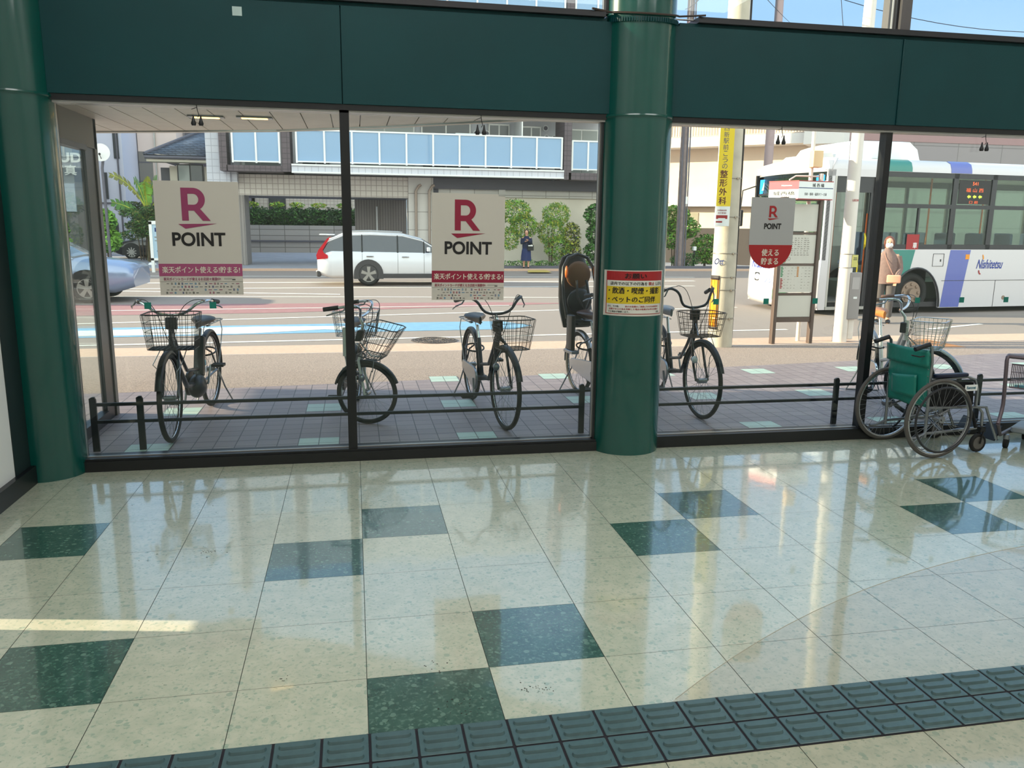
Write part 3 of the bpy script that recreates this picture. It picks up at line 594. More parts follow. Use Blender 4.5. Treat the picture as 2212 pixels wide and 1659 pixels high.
def bicycle(front,rear,label,r=.33,steer=0,frame=BPL,fend=BPL,bask=BPL,bw=(.15,.19),bh=.26,boff=0,saddle=SAD,battery=False,rearbasket=False,childseat=False,lean=0,
            barM=BPL,bar_h=1.0,bar_w=.28,rise=.06,rack=True,bask_z=.70,bask_dense=7,stand='centre',lock=True,gripM=GRIP,bask_x=.13,light=True,seat_h=.80,thick=.016,rsteer=None,tilt=0,chaincase=STEEL,headbox=True):
    fx,fy=front; rx,ry=rear; wb=math.hypot(fx-rx,fy-ry); ang=math.atan2(fy-ry,fx-rx)
    t=E('bicycle',(rx,ry,ground(ry)),ang,label,'bicycle'); H=(wb-.10-.0*r,0); hb=Vector((wb-.15,0,r*2+.05)); ht=Vector((wb-.18,0,min(.86,bar_h-.14)))
    # steering transform about head axis (vertical approximation through the front hub line)
    px=wb-.17; st=math.radians(steer); cs,sn=math.cos(st),math.sin(st)
    def T(p): x,y,z=p; x-=px; x+=lean*max(0,z-.25); return Vector((px+x*cs-y*sn,x*sn+y*cs,z))
    wheel(t,(0,0,r),r,(1,0),nm='rear_wheel'); fd=(cs,sn); fc=T((wb,0,r)); wheel(t,fc,r,fd,nm='front_wheel')
    bb=Vector((.44,0,.285)); sc_=Vector((.30,0,.62)); st_=Vector((.245,0,seat_h-.07))
    m=MB(); m.tube([ht,hb],.021,frame,10); m.tube([hb+Vector((0,0,.06)),Vector((wb-.30,0,.50)),Vector((wb-.47,0,.33)),bb],.02,frame,10); m.tube([hb+Vector((-.005,0,.12)),Vector((wb-.34,0,.60)),Vector((wb-.50,0,.45)),(.40,0,.40)],thick*.9,frame,8)
    m.tube([bb,sc_],.018,frame,10); m.cyl(bb-Vector((0,.04,0)),bb+Vector((0,.04,0)),.024,frame,12)
    for s in (-1,1):
        m.tube([bb+Vector((0,s*.03,0)),(.12,s*.05,r-.01),(0,s*.06,r)],.010,frame,7); m.tube([sc_-Vector((0,0,.03)),(.12,s*.045,.5),(0,s*.06,r)],.008,frame,7)
    m.build('frame',t)
    m=MB()
    for s in (-1,1): m.tube([T((wb-.145,s*.0,r*2+.055)),T((wb-.135,s*.045,r*2+.02)),T((wb-.06,s*.055,r+.12)),T((wb,s*.055,r))],.011,fend if False else frame,8)
    m.build('fork',t)
    m=MB(); m.cyl(sc_,st_,.0135,CHR,10); m.build('seat_post',t)
    m=MB(); R_=[]
    for x,w,h in ((.12,.012,.0),(.08,.025,.005),(.0,.05,.004),(-.07,.095,.012),(-.12,.10,.016),(-.15,.05,.010)):
        R_.append([Vector((.24+x,w*math.cos(a),seat_h-.01+h+(.028 if math.sin(a)>0 else .045)*math.sin(a))) for a in [2*PI*i/12 for i in range(12)]])
    m.loft(R_,saddle)
    for s in (-1,1): m.torus((.16,s*.04,seat_h-.055),(0,0,1),.017,.005,STEEL,12,5)
    m.build('saddle',t)
    m=MB(); fender(m,(0,0,r),r,(1,0),35,185,fend); m.build('rear_mudguard',t)
    m=MB(); fender(m,fc,r,fd,20,165,fend); m.tube([fc+Vector((0,0,0))+Vector((-sn,cs,0))*.05,fc+Vector((-cs*.8,-sn*.8,.62)).normalized()*(r+.01)+Vector((-sn,cs,0))*.03],.0025,STEEL,5); m.build('front_mudguard',t)
    # handlebar: stem + swept bar
    top=Vector((wb-.235,0,bar_h-.05)); m=MB(); m.tube([T(ht-Vector((0,0,.06))),T(ht+Vector((-.01,0,.03))),T(top)],.0125,CHR,10)
    bar=[]
    for s,rev in ((-1,True),(1,False)):
        half=[(wb-.235,0,bar_h-.05),(wb-.215,s*.05,bar_h-.045),(wb-.20,s*.12,bar_h-.02),(wb-.20,s*(bar_w*.68),bar_h+rise*.7),(wb-.25,s*(bar_w*.92),bar_h+rise),(wb-.33,s*bar_w,bar_h+rise*.8),(wb-.44,s*(bar_w+.02),bar_h+rise*.55)]
        bar=(half[::-1] if rev else bar[:-1]+half)
    def smooth(P,k=2):
        P=[Vector(p) for p in P]
        for _ in range(k):
            Q=[P[0]]
            for a,b_ in zip(P,P[1:]): Q+=[a.lerp(b_,.25),a.lerp(b_,.75)]
            Q.append(P[-1]); P=Q
        return P
    m.tube([T(p) for p in smooth(bar)],.011,barM,9); hbar=m.build('handlebar',t)
    for s in (-1,1):
        m=MB(); m.cyl(T((wb-.35,s*bar_w,bar_h+rise*.78)),T((wb-.46,s*(bar_w+.022),bar_h+rise*.5)),.017,gripM,12); m.build('grip',hbar)
        m=MB(); m.tube([T((wb-.29,s*(bar_w*.97),bar_h+rise*.9)),T((wb-.30,s*(bar_w+.015),bar_h+rise*.4)),T((wb-.36,s*(bar_w+.05),bar_h+rise*.1)),T((wb-.41,s*(bar_w+.06),bar_h-rise*.2))],[.008,.006,.006,.005],STEEL,6); m.build('brake_lever',hbar)
    m=MB(); 
    for s in (-1,1): m.tube([T(p) for p in smooth([(wb-.28,s*bar_w*.93,bar_h+rise),(wb-.16,s*bar_w*.6,bar_h+rise*1.3),(wb-.10,s*.08,bar_h),(wb-.13,s*.03,bar_h-.2),(wb-.15,s*.02,r*2+.08)])],.0028,BPL,5)
    m.build('brake_cable',t)
    # basket
    if bask:
        def TB(p): 
            q=Vector(p); q.z+=0
            if tilt: q=Matrix.Rotation(math.radians(tilt),3,'Y')@q
            return T((wb-.13+bask_x+q.x,q.y+boff,q.z+bask_z))
        m=MB(); wire_basket(m,TB,bask,bw[0],bw[1],.10,.135,bh,bask_dense,4); b_=m.build('basket',t)
        m=MB(); m.tube([T((wb-.17,0,bask_z+.1)),T((wb-.05,boff,bask_z-.005)),T((wb+.04,boff,bask_z-.01))],.006,STEEL,6)
        for s in (-1,1): m.tube([T((wb+.0,s*.09+boff,bask_z-.003)),T((wb+.02,s*.10,bask_z-.12)),T((wb,s*.06,r+.2)),T((wb,s*.06,r))],.0035,STEEL,5)
        m.build('basket_stay',t)
        if headbox:
            m=MB(); m.rbox((0,0,0),(.05,.08,.09),BPL,.01,xf=lambda v:T(v+Vector((wb-.19,0,bask_z+.16)))); m.build('key_lock_box',t)
    if light:
        m=MB(); c0=fc+Vector((-sn,cs,0))*(-.07)+Vector((-.02*cs,-.02*sn,r*.55)); m.ell(c0,(.028,.028,.032),WHP if light=='white' else STEEL,12); m.cyl(c0-Vector((cs,sn,0))*.04,c0,.018,BPL,10); m.build('headlamp',t)
    # crank, pedals, chain case
    m=MB(); cc=[]
    for i in range(13): a=math.radians(-90+180*i/12); cc.append((.44+.10*math.cos(a),.285+.10*math.sin(a)))
    for i in range(9): a=math.radians(90+180*i/8); cc.append((.0+.05*math.cos(a),r+.05*math.sin(a)))
    m.prism(cc,(0,-.062,0),(1,0,0),(0,0,1),(0,-.02,0),chaincase); m.build('chain_case',t,bevel=.004)
    for s,a in ((-1,math.radians(-60)),(1,math.radians(120))):
        e_=bb+Vector((.165*math.cos(a),s*.10,.165*math.sin(a))); m=MB(); m.tube([bb+Vector((0,s*.05,0)),bb+Vector((.01,s*.085,0)),e_-Vector((0,s*.01,0))],.009,STEEL,7); cr_=m.build('crank',t)
        m=MB(); 
        for dx in (-.035,.035): m.rbox((e_.x+dx,e_.y+s*.055,e_.z),(.016,.10,.024),BPL,.004)
        m.cyl(e_,e_+Vector((0,s*.105,0)),.011,BPL,8); m.build('pedal',cr_)
    if stand=='centre':
        m=MB(); m.tube([(.02,.075,r-.02),(-.06,.10,.16),(-.10,.16,.012),(-.13,.15,.008),(-.13,-.15,.008),(-.10,-.16,.012),(-.06,-.10,.16),(.02,-.075,r-.02)],.007,STEEL,7); m.build('kickstand',t)
    else:
        m=MB(); m.tube([(.05,.07,r-.03),(-.02,.18,.01),(-.05,.19,.006)],.008,STEEL,7); m.build('kickstand',t)
    if rack:
        m=MB(); zr=2*r+.085; m.tube([(.20,.05,zr),(-.26,.065,zr),(-.30,.04,zr),(-.30,-.04,zr),(-.26,-.065,zr),(.20,-.05,zr)],.0055,STEEL,6)
        for s in (-1,1): m.tube([(-.18,s*.062,zr),(-.16,s*.08,zr-.08),(0,s*.07,r+.01)],.0045,STEEL,5)
        for x in (.08,-.05,-.18): m.tube([(x,.06,zr),(x,-.06,zr)],.004,STEEL,5)
        m.build('rear_carrier',t)
    if battery:
        m=MB(); m.rbox((.345,0,.50),(.075,.085,.34),BPL,.02,xf=lambda v:Matrix.Rotation(math.radians(-18),4,'Y')@(v-Vector((.345,0,.5)))+Vector((.335,0,.50))); m.build('battery',t)
        m=MB(); m.ell((.46,0,.27),(.13,.075,.10),BPL,18); m.build('motor_housing',t)
        m=MB(); m.bx(.318,.0435,.42,.352,.0455,.47,mat('cyan_decal',(60,150,170),.4)); m.bx(.318,.0435,.36,.352,.0455,.41,WHP); m.build('battery_decal',t)
    if lock:
        m=MB(); m.torus((.13,0,r+.18),(.3,0,1),.085,.008,BPL,20,6); m.build('ring_lock',t)
    if rearbasket:
        m=MB(); wire_basket(m,lambda p:Vector((p[0]-.05,p[1],p[2]+2*r+.10)),STEEL,.17,.20,.17,.20,.22,7); m.build('rear_basket',t)
    if childseat:
        SH=mat('child_seat_shell',(34,30,30),.35); OR=mat('child_seat_brown',(120,76,40),.5); R_=[]
        for z,w,d,x in ((.70,.14,.12,.0),(.86,.17,.15,-.02),(1.0,.165,.12,-.07),(1.15,.155,.09,-.10),(1.28,.15,.09,-.12),(1.37,.12,.07,-.13),(1.405,.05,.04,-.13)):
            R_.append([Vector((x-.08+(-d*math.cos(a) if math.cos(a)>0 else -d*.25*math.cos(a)),w*math.sin(a),z-.06)) for a in [2*PI*i/20 for i in range(20)]])
        m=MB(); m.loft(R_,SH); cs_=m.build('child_seat_shell',t,solid=-.004)
        m=MB(); 
        for s in (-1,1): m.rbox((.12,s*.15,.62),(.13,.05,.34),SH,.02); m.rbox((.14,s*.15,.44),(.2,.08,.03),STEEL,.01)
        m.build('foot_guard',t)
        m=MB(); m.tube([(.03,-.155,.74),(-.0,-.175,.9),(-.05,-.172,1.08),(-.08,-.155,1.22),(-.10,-.10,1.31),(-.10,0,1.345),(-.10,.10,1.31),(-.08,.155,1.22),(-.05,.172,1.08),(0,.175,.9),(.03,.155,.74)],.016,SH,8); m.build('shell_rim',cs_)
        m=MB(); m.ell((-.075,0,1.15),(.035,.13,.13),OR,18); m.build('head_cushion',t)
        m=MB(); m.ell((-.03,0,.90),(.04,.13,.12),SAD,18); m.rbox((.03,0,.70),(.24,.25,.05),SAD,.02); m.build('seat_cushion',t)
        m=MB(); m.tube([(.0,-.05,1.10),(.06,-.06,.95),(.10,0,.82),(.06,.06,.95),(.0,.05,1.10)],.012,SH,6); m.build('harness',t)
        m=MB(); 
        for s in (-1,1): m.ell((-.02,s*.148,1.18),(.02,.016,.06),mat('orange_reflector',(226,110,40),.3),10)
        m.build('side_reflector',t)
    return t
b1=bicycle((-1.375,.80),(-1.28,2.03),'black electric bicycle with a black front basket, nearest the left window frame',frame=mat('navy_black',(24,26,34),.3,coat=.4),fend=BPL,bw=(.16,.185),boff=.05,bh=.255,barM=CHR,bar_h=.97,bar_w=.27,battery=True,bask_z=.705,bask_dense=8,bask_x=.13,chaincase=BPL,steer=3,seat_h=.79)
b2=bicycle((-.11,1.03),(.0,2.07),'small-wheeled bicycle with its front wheel turned sideways, behind the window frame',r=.255,steer=78,frame=mat('bike_white',(206,206,200),.3,coat=.4),fend=BPL,bw=(.145,.18),bh=.25,barM=CHR,bar_h=.93,bar_w=.25,rearbasket=True,lean=.3,bask_z=.57,bask_x=.08,tilt=12,seat_h=.76,chaincase=BPL)
b3=bicycle((1.135,.80),(1.05,1.98),'dark bicycle with a wide wire basket offset to its side, below the second poster',frame=mat('bike_dark',(44,46,54),.35,.3),fend=BPL,bw=(.115,.15),bh=.24,boff=.055,barM=mat('bar_grey',(70,68,70),.35,.6),bar_h=.955,bar_w=.25,rise=.09,bask_z=.655,steer=6,gripM=mat('grip_grey',(120,112,104),.6),bask=mat('basket_wire_brown',(70,62,56),.4,.5),chaincase=STEEL,seat_h=.80)
b4=bicycle((2.30,1.04),(2.13,2.12),'silver bicycle with a black child seat on the back, half behind the round pillar',r=.30,frame=BSIL,fend=BSIL,childseat=True,bask=BPL,bw=(.14,.17),bh=.2,barM=BPL,bar_h=.98,bar_w=.24,rack=False,saddle=mat('saddle_brown',(86,62,56),.3),steer=-4,chaincase=BSIL,seat_h=.80)
b5=bicycle((2.86,.93),(2.93,2.1),'black bicycle with rusty wire basket, right of the round pillar',frame=mat('bike_black2',(30,29,32),.3,coat=.4),fend=BPL,bw=(.14,.17),bh=.2,boff=-.03,barM=BPL,bar_h=.98,bar_w=.22,rise=.12,bask_z=.715,bask=mat('basket_rust',(96,74,62),.5,.4),steer=8,light='white',stand='side',seat_h=.84,saddle=mat('saddle_grey',(126,126,130),.4),bask_x=.11)
b6=bicycle((4.64,.64),(5.0,1.72),'silver bicycle with tan saddle and tall wire basket, behind the wheelchair',r=.31,frame=mat('bike_pearl',(222,212,200),.3,.2,coat=.5),fend=STEEL,bask=CHR,bw=(.15,.19),bh=.24,barM=CHR,bar_h=.98,bar_w=.26,saddle=mat('saddle_tan',(186,112,52),.4),bask_z=.62,steer=60,gripM=mat('grip_brown',(130,92,76),.6),bask_x=.15,seat_h=.84,thick=.02,chaincase=CHR)
# ================================================================ wheelchair (faces right)
VIN=mat('green_vinyl',(22,124,110),.42,coat=.15,noise=(8,.1),bump=(14,.5)); NAVY=mat('navy_pad',(20,26,52),.5); BFAB=mat('black_fabric',(14,15,18),.85)
wc=E('wheelchair',(4.06,-.20,0),math.atan2(.075,.99),'grey wheelchair with a green vinyl back, parked inside at the right window','wheelchair')
for s in (-1,1):
    y=s*.262; rw=.29; m=MB(); c=Vector((.0,y,rw)); m.torus(c,(0,1,0),rw-.028,.011,RIM,56,6); m.cyl(c-Vector((0,.035,0)),c+Vector((0,.035,0)),.026,STEEL,14); m.cyl(c-Vector((0,.045,0)),c+Vector((0,.045,0)),.012,STEEL,10)
    for i in range(36):
        a=2*PI*i/36; a2=a+(.7 if i%4<2 else -.7); k=1 if i%2 else -1; m.tube([c+Vector((.024*math.cos(a2),.028*k,.024*math.sin(a2))),c+Vector(((rw-.034)*math.cos(a),0,(rw-.034)*math.sin(a)))],.0013,SPK,4)
    w=m.build('main_wheel',wc); m=MB(); m.torus(c,(0,1,0),rw-.0135,.0135,mat('grey_tyre',(84,80,76),.8),64,8)
    m.build('tyre',w); m=MB(); m.torus(c+Vector((0,s*.045,0)),(0,1,0),rw-.055,.0085,mat('push_rim',(40,40,44),.4),56,7)
    for i in range(6): a=2*PI*i/6; d=Vector((math.cos(a),0,math.sin(a))); m.tube([c+d*(rw-.035),c+d*(rw-.055)+Vector((0,s*.045,0))],.004,STEEL,5)
    m.build('push_rim',w)
    # side frame
    y=s*.205; m=MB()
    m.tube([(-.16,y,.80),(-.10,y,.825),(-.075,y,.80),(-.06,y,.70),(-.05,y,.14)],.0115,STEEL,9)
    m.tube([(-.055,y,.36),(.40,y,.345),(.44,y,.30),(.45,y,.18)],.011,STEEL,9); m.tube([(-.05,y,.17),(.40,y,.185)],.011,STEEL,9)
    m.tube([(-.05,y,.17),(-.14,y,.14),(-.19,y,.14)],.010,STEEL,8)
    m.tube([(-.06,y,.565),(.27,y,.575),(.335,y,.555),(.37,y,.48),(.375,y,.35)],.0105,STEEL,9)
    m.tube([(.40,y,.345),(.47,y,.34),(.52,y,.24),(.60,y,.09)],.0105,STEEL,9); m.tube([(.0,y*1.1,.29),(.14,y,.34)],.008,STEEL,6)
    m.build('side_frame',wc)
    m=MB(); m.rbox((.12,y,.592),(.28,.045,.026),NAVY,.01); m.build('armrest',wc)
    m=MB(); m.prism([(-.03,.36),(.36,.36),(.345,.53),(-.03,.55)],(0,y-s*.014,0),(1,0,0),(0,0,1),(0,.004,0),BFAB); 
    m.build('side_guard',wc)
    m=MB(); m.cyl((-.095,y,.822),(-.215,y,.79),.0165,BPL,12); m.build('push_handle',wc)
    m=MB(); m.tube([(-.13,y,.74),(-.17,y,.735),(-.24,y,.75)],.005,BPL,6); m.build('brake_lever',wc)
    # caster
    m=MB(); m.rbox((.45,y,.175),(.05,.045,.045),BPL,.01)
    for k in (-1,1): m.tube([(.45,y+k*.022,.165),(.43,y+k*.024,.07)],.007,BPL,6)
    fk=m.build('caster_fork',wc); m=MB(); m.torus((.43,y,.072),(0,1,0),.058,.014,RUB,28,8); m.cyl((.43,y-.012,.072),(.43,y+.012,.072),.048,mat('caster_hub',(96,92,88),.5),20); m.build('caster_wheel',fk)
    m=MB(); m.tube([(.60,y,.09),(.63,y-s*.02,.075)],.008,STEEL,6); m.prism([(-.01,.0),(.14,.05),(.15,.17),(.0,.10)] if False else [(0,0),(.13,0),(.13,.14),(0,.14)],(.60,y-s*.02,.07),(.5,-s*.0,.86),(0,-s*1,0) ,(.008,0,-.004),BPL); m.build('footplate',wc)
# crossbrace, seat, back
m=MB(); m.tube([(.10,-.19,.18),(.10,.19,.36)],.010,STEEL,8); m.tube([(.13,.19,.18),(.13,-.19,.36)],.010,STEEL,8); m.build('cross_brace',wc)
m=MB(); m.grid((-.03,-.19,.375),(.40,0,0),(0,.38,0),8,8,lambda a,b_:Vector((0,0,-.03*math.sin(PI*b_))),BFAB); m.build('seat_sling',wc,solid=.006)
def backf(a,b_): return Vector((-.03*math.sin(PI*a)*(.6+.4*math.sin(PI*b_)),0,.004*math.sin(12*a)))
m=MB(); m.grid((-.055,-.205,.36),(0,.41,0),(-.02,0,.40),16,14,backf,VIN)
for s in (-1,1): 
    for i in range(8): m.ell((-.066-.002*i,s*.198,.39+.05*i),(.004,.004,.004),STEEL,6)
bk=m.build('back_sling',wc,solid=.004)
m=MB(); m.grid((-.085,-.212,.655),(0,.424,0),(-.012,0,.125),16,5,lambda a,b_:Vector((-.028*math.sin(PI*a),0,-.0)),VIN); m.build('top_band',bk,solid=.006)
m=MB(); m.grid((-.078,-.13,.42),(0,.25,0),(-.012,0,.17),12,6,lambda a,b_:Vector((-.032*math.sin(PI*(a*.6+.2))-.012*b_*math.sin(PI*a),0,-.03*a*b_)),VIN); m.build('back_pocket',bk,solid=.003)
m=MB(); m.bx(.235,-.2285,.475,.345,-.227,.52,WHP); m.build('name_plate',wc); m=MB(); s=Sheet(m,(.235,-.2287,.475),(1,0,0),(0,0,1),(0,-1,0)); s.text('Revonet',.055,.024,.022,mat('teal_ink',(50,110,130),.5),1,.03,w=.08); m.build('name_lettering',wc,smooth=0)
m=MB(); m.tube([(.3,-.205,.35),(.33,-.23,.30),(.36,-.24,.20)],.012,BFAB,7); m.build('brake_boot',wc)
# ================================================================ cart at the right edge
CGR=mat('cart_grey',(104,92,98),.4,.3); CBL=mat('cart_tray_blue',(90,140,152),.5)
ct=E('shopping_cart',(5.08,-.36,0),math.radians(35),'grey tube shopping cart with a wire basket and blue tray at the right edge','cart')
for s in (-1,1):
    m=MB(); y=s*.22; m.tube([(.3,y,.65),(.25,y,.655),(-.34,y,.725),(-.375,y,.715),(-.385,y,.69),(-.33,y,.42),(-.325,y,.36),(-.345,y,.30),(-.40,y,.22)],.0135,CGR,10); m.tube([(-.40,y,.22),(-.30,y,.12),(.28,y,.10)],.013,CGR,9); m.build('side_tube',ct)
m=MB(); m.cyl((-.36,-.22,.72),(-.36,.22,.72),.0135,CGR,10); m.build('cross_bar',ct)
m=MB(); Tb=lambda p:Vector((p[0]-.02,p[1],p[2]+.49-.14*(p[0]+.3)))
for zz in (0,.17):
    m.tube([Tb((-.32,-.19,zz)),Tb((-.32,.19,zz)),Tb((.22,.19,zz)),Tb((.22,-.19,zz))],.006,CGR,6,closed=True)
for k in range(1,3): m.tube([Tb((-.32,-.19,.17*k/3)),Tb((-.32,.19,.17*k/3)),Tb((.22,.19,.17*k/3)),Tb((.22,-.19,.17*k/3))],.003,CGR,5,closed=True)
for i in range(11):
    x=-.32+.54*i/10
    for s in (-1,1): m.tube([Tb((x,s*.19,0)),Tb((x,s*.19,.17))],.003,CGR,5)
for i in range(8): m.tube([Tb((-.32,-.19+.38*i/7,0)),Tb((-.32,-.19+.38*i/7,.17))],.003,CGR,5)
m.build('wire_basket',ct)
m=MB(); m.bx(-.28,-.17,.0,.2,.17,.02,CBL,xf=Tb); m.build('tray',ct)
m=MB(); m.tube([(-.34,-.22,.40),(-.38,-.22,.395),(-.45,-.2,.37),(-.5,-.18,.31)],.006,BPL,6); m.build('strap',ct)
m=MB(); m.rbox((-.13,-.1,.15),(.10,.3,.06),BPL,.02); m.tube([(-.34,-.1,.06),(-.2,-.1,.10),(-.1,-.1,.15),(-.02,-.1,.30)],.008,BPL,6); m.build('brake_pedal',ct)
m=MB(); m.rbox((.05,0,.13),(.3,.4,.05),mat('grey_plastic',(150,156,160),.5),.02); m.build('base_plate',ct)
for x,y in ((-.18,-.2),(.22,-.2),(.22,.16),(-.18,.2)):
    m=MB(); m.rbox((x,y,.085),(.05,.04,.04),STEEL,.01); f_=m.build('caster_fork',ct); m=MB(); m.cyl((x,y-.014,.04),(x,y+.014,.04),.04,RUB,20); m.build('caster_wheel',f_)
# ================================================================ utility poles and the bus stop
CPO=mat('concrete_pole',(196,184,166),.85,noise=(5,.12),bump=(60,.2)); WPO=mat('white_pole',(226,214,204),.5,noise=(3,.06)); WOO=mat('weathered_pole',(132,118,116),.85,noise=(7,.18)); YEL=mat('sign_yellow',(240,206,30),.5); ORG=mat('guard_orange',(238,150,30),.4); GUN=mat('guard_black',(52,40,40),.6); BAND=mat('pole_band',(150,140,130),.4,.6)
gz0=ground(5.39)
t=E('concrete_utility_pole',(5.15,5.39,gz0),0,'thick grey concrete utility pole carrying the yellow vertical sign','utility pole')
m=MB(); m.tube([(0,0,0),(-.01,0,2.5),(-.03,0,8.5)],[.172,.155,.12],CPO,40); m.build('shaft',t)
for z in (.42,.82,1.0,1.33,1.83,2.35):
    r=.172-.0068*z+.003; m=MB(); m.torus((-.004*z,0,z),(0,0,1),r,.006,BAND,40,6); m.rbox((.06,-r-.008,z),(.05,.025,.022),BAND,.004); m.build('band',t)
m=MB(); m.tube([(.15,-.06,0),(.145,-.06,2.4),(.11,-.06,7)],.013,mat('dark_cable',(44,38,38),.7),6); m.build('conduit',t)
m=MB(); R0=.172
for z0,z1,M in ((.26,.30,GUN),(.30,.96,ORG),(.96,1.02,GUN)):
    V=[];N=10
    for z in (z0,z1):
        for i in range(N+1): a=math.radians(165+62*i/N); V.append((-.002+(R0+.004)*math.cos(a),(R0+.004)*math.sin(a),z))
    m.add(V,[(i,i+1,i+N+2,i+N+1) for i in range(N)],M)
for k in range(3): 
    a=math.radians(180+20*k); m.tube([((R0+.006)*math.cos(a),(R0+.006)*math.sin(a),.3),((R0+.006)*math.cos(a),(R0+.006)*math.sin(a),.96)],.006,YEL if k==1 else GUN,5)
m.build('striped_guard',t,solid=.004)
m=MB(); s=Sheet(m,(-.175,-.11,1.2),(.75,-.66,0),(0,0,1),(-.66,-.75,0)); s.text('Ott',.04,.02,.085,INB,8,.02,w=.13,slant=.2); m.build('painted_tag',t,smooth=0)
sg=E('vertical_signboard',(4.985,5.21,1.62),0,'tall yellow vertical clinic sign strapped on the grey concrete pole','signboard'); sg.rotation_euler=(0,math.radians(0),math.radians(-6))
m=MB(); m.rbox((0,0,1.0),(.205,.03,2.0),WHP,.01); m.build('board',sg)
m=MB(); s=Sheet(m,(0,-.0155,0),(1,0,0),(0,0,1),(0,-1,0)); s.rect(-.1,.27,.1,1.99,YEL,1)
z=1.30
for ch in '西新駅前こうの': s.text(ch,-.01,z,.07,INB,2,.01,w=.075 if ch!='こ' else .06); z-=.083
z-=.02
for ch in '整形外科': s.text(ch,-.015,z,.10,mat('ink_brown',(96,40,20),.5),2,.04,w=.105); z-=.118
s.text('中西商店街',-.01,.215,.022,IRED,2,.02,w=.13); s.text('北の家前!',-.01,.18,.022,IRED,2,.02,w=.12); s.rect(-.09,.10,.07,.15,IRED,1); s.rect(-.09,.05,-.0,.07,IRED,1); s.rect(-.06,.075,.04,.11,WHP,2)
PK=mat('ink_peach',(240,180,150),.5); s.disc(-.02,1.46,.035,PK,2); s.disc(.03,1.44,.035,PK,2); m.build('printed_face',sg,smooth=0)
t=E('white_street_pole',(7.23,5.66,ground(5.66)),0,'white steel pole with a grey control box, right of the bus stop board','pole')
m=MB(); m.tube([(0,0,0),(0,0,1.0),(0,0,3.2),(.03,0,7.5)],[.105,.10,.088,.07],WPO,32); m.build('shaft',t)
m=MB(); m.rbox((.12,-.06,.70),(.19,.10,.70),mat('box_grey',(150,142,140),.5),.012); bx_=m.build('control_box',t); m=MB(); m.bx(.06,-.113,.80,.18,-.1115,.98,mat('box_label',(176,168,166),.5)); m.bx(.10,-.113,.66,.16,-.1115,.69,WHP); m.build('box_label',bx_)
m=MB(); m.rbox((.13,-.03,.20),(.10,.09,.32),WPO,.02); m.build('cable_duct',t)
m=MB(); m.torus((0,0,1.12),(0,0,1),.103,.005,BAND,32,6); m.torus((0,0,1.32),(0,0,1),.102,.005,BAND,32,6); m.build('band',t)
m=MB(); m.bx(.03,-.108,1.13,.12,-.098,1.31,mat('sticker_yellow',(206,196,110),.5)); m.bx(.045,-.1095,1.26,.105,-.108,1.27,INK); m.bx(.045,-.1095,1.235,.105,-.108,1.245,INK); m.build('sticker',t)
m=MB(); m.cyl((.02,-.10,3.12),(.12,-.12,3.12),.02,WPO,10); m.build('camera_stub',t)
m=MB(); s=Sheet(m,(0,-.0965,0),(1,0,0),(0,0,1),(0,-1,0)); s.text('LEDB',.0,2.10,.03,IRED,1,.02,w=.1); m.build('stencil_lettering',t,smooth=0)
# bus stop
BRN=mat('stop_brown',(92,74,66),.5,.2); OFF=mat('panel_offwhite',(206,200,190),.5,noise=(4,.04)); PRN=mat('print_grey',(140,132,124),.6)
gz1=ground(5.55)
t=E('bus_stop_board',(6.36,5.55,gz1),0,'brown framed bus timetable board with four pale panels, in front of the bus','bus stop')
m=MB()
for x in (-.335,.27): m.rbox((x+.03,0,1.06),(.055,.09,2.12),BRN,.008)
m.build('post',t); m=MB()
m.rbox((0,0,2.10),(.64,.08,.05),BRN,.008); m.rbox((0,0,.36),(.58,.06,.075),BRN,.008)
for z in (1.615,1.165,.735): m.rbox((0,0,z),(.58,.05,.035),BRN,.006)
m.build('cross_rail',t)
zz=((1.645,2.03),(1.185,1.595),(.76,1.145),(.40,.715))
for i,(z0,z1) in enumerate(zz):
    m=MB(); m.bx(-.265,-.018,z0,.265,.018,z1,OFF); m.build('panel',t)
m=MB(); s=Sheet(m,(0,-.0188,0),(1,0,0),(0,0,1),(0,-1,0)); rr=random.Random(3)
for j in range(9):
    for i in range(6): s.rect(-.12+.05*i,1.54-.03*j,-.12+.05*i+.03*rr.random()+.01,1.55-.03*j,PRN,1)
s.ring(-.14,1.25,.025,.025,.006,PRN,1); s.rect(-.22,1.22,-.17,1.23,PRN,1); s.poly([(-.24,1.22),(-.2,1.25),(-.19,1.2)],IRED,1); s.rect(-.25,1.19,-.2,1.2,mat('print_green',(30,130,80),.5),1)
PG=mat('print_green',(0,0,0)); PO=mat('print_orange',(190,120,40),.5)
for k in range(7): s.rect(-.255,1.12-.022*k,-.225+.01*(k%2),1.135-.022*k,PG,1); s.rect(-.255,.95-.022*k,-.225+.01*(k%2),.965-.022*k,IRED,1); s.rect(.0,1.12-.022*k,.03,1.135-.022*k,PO,1)
for j in range(8):
    for i in range(8):
        if i!=4: s.rect(-.2+.055*i,1.115-.042*j,-.2+.055*i+.035*rr.random(),1.121-.042*j,PRN,1)
m.build('printed_timetable',t,smooth=0)
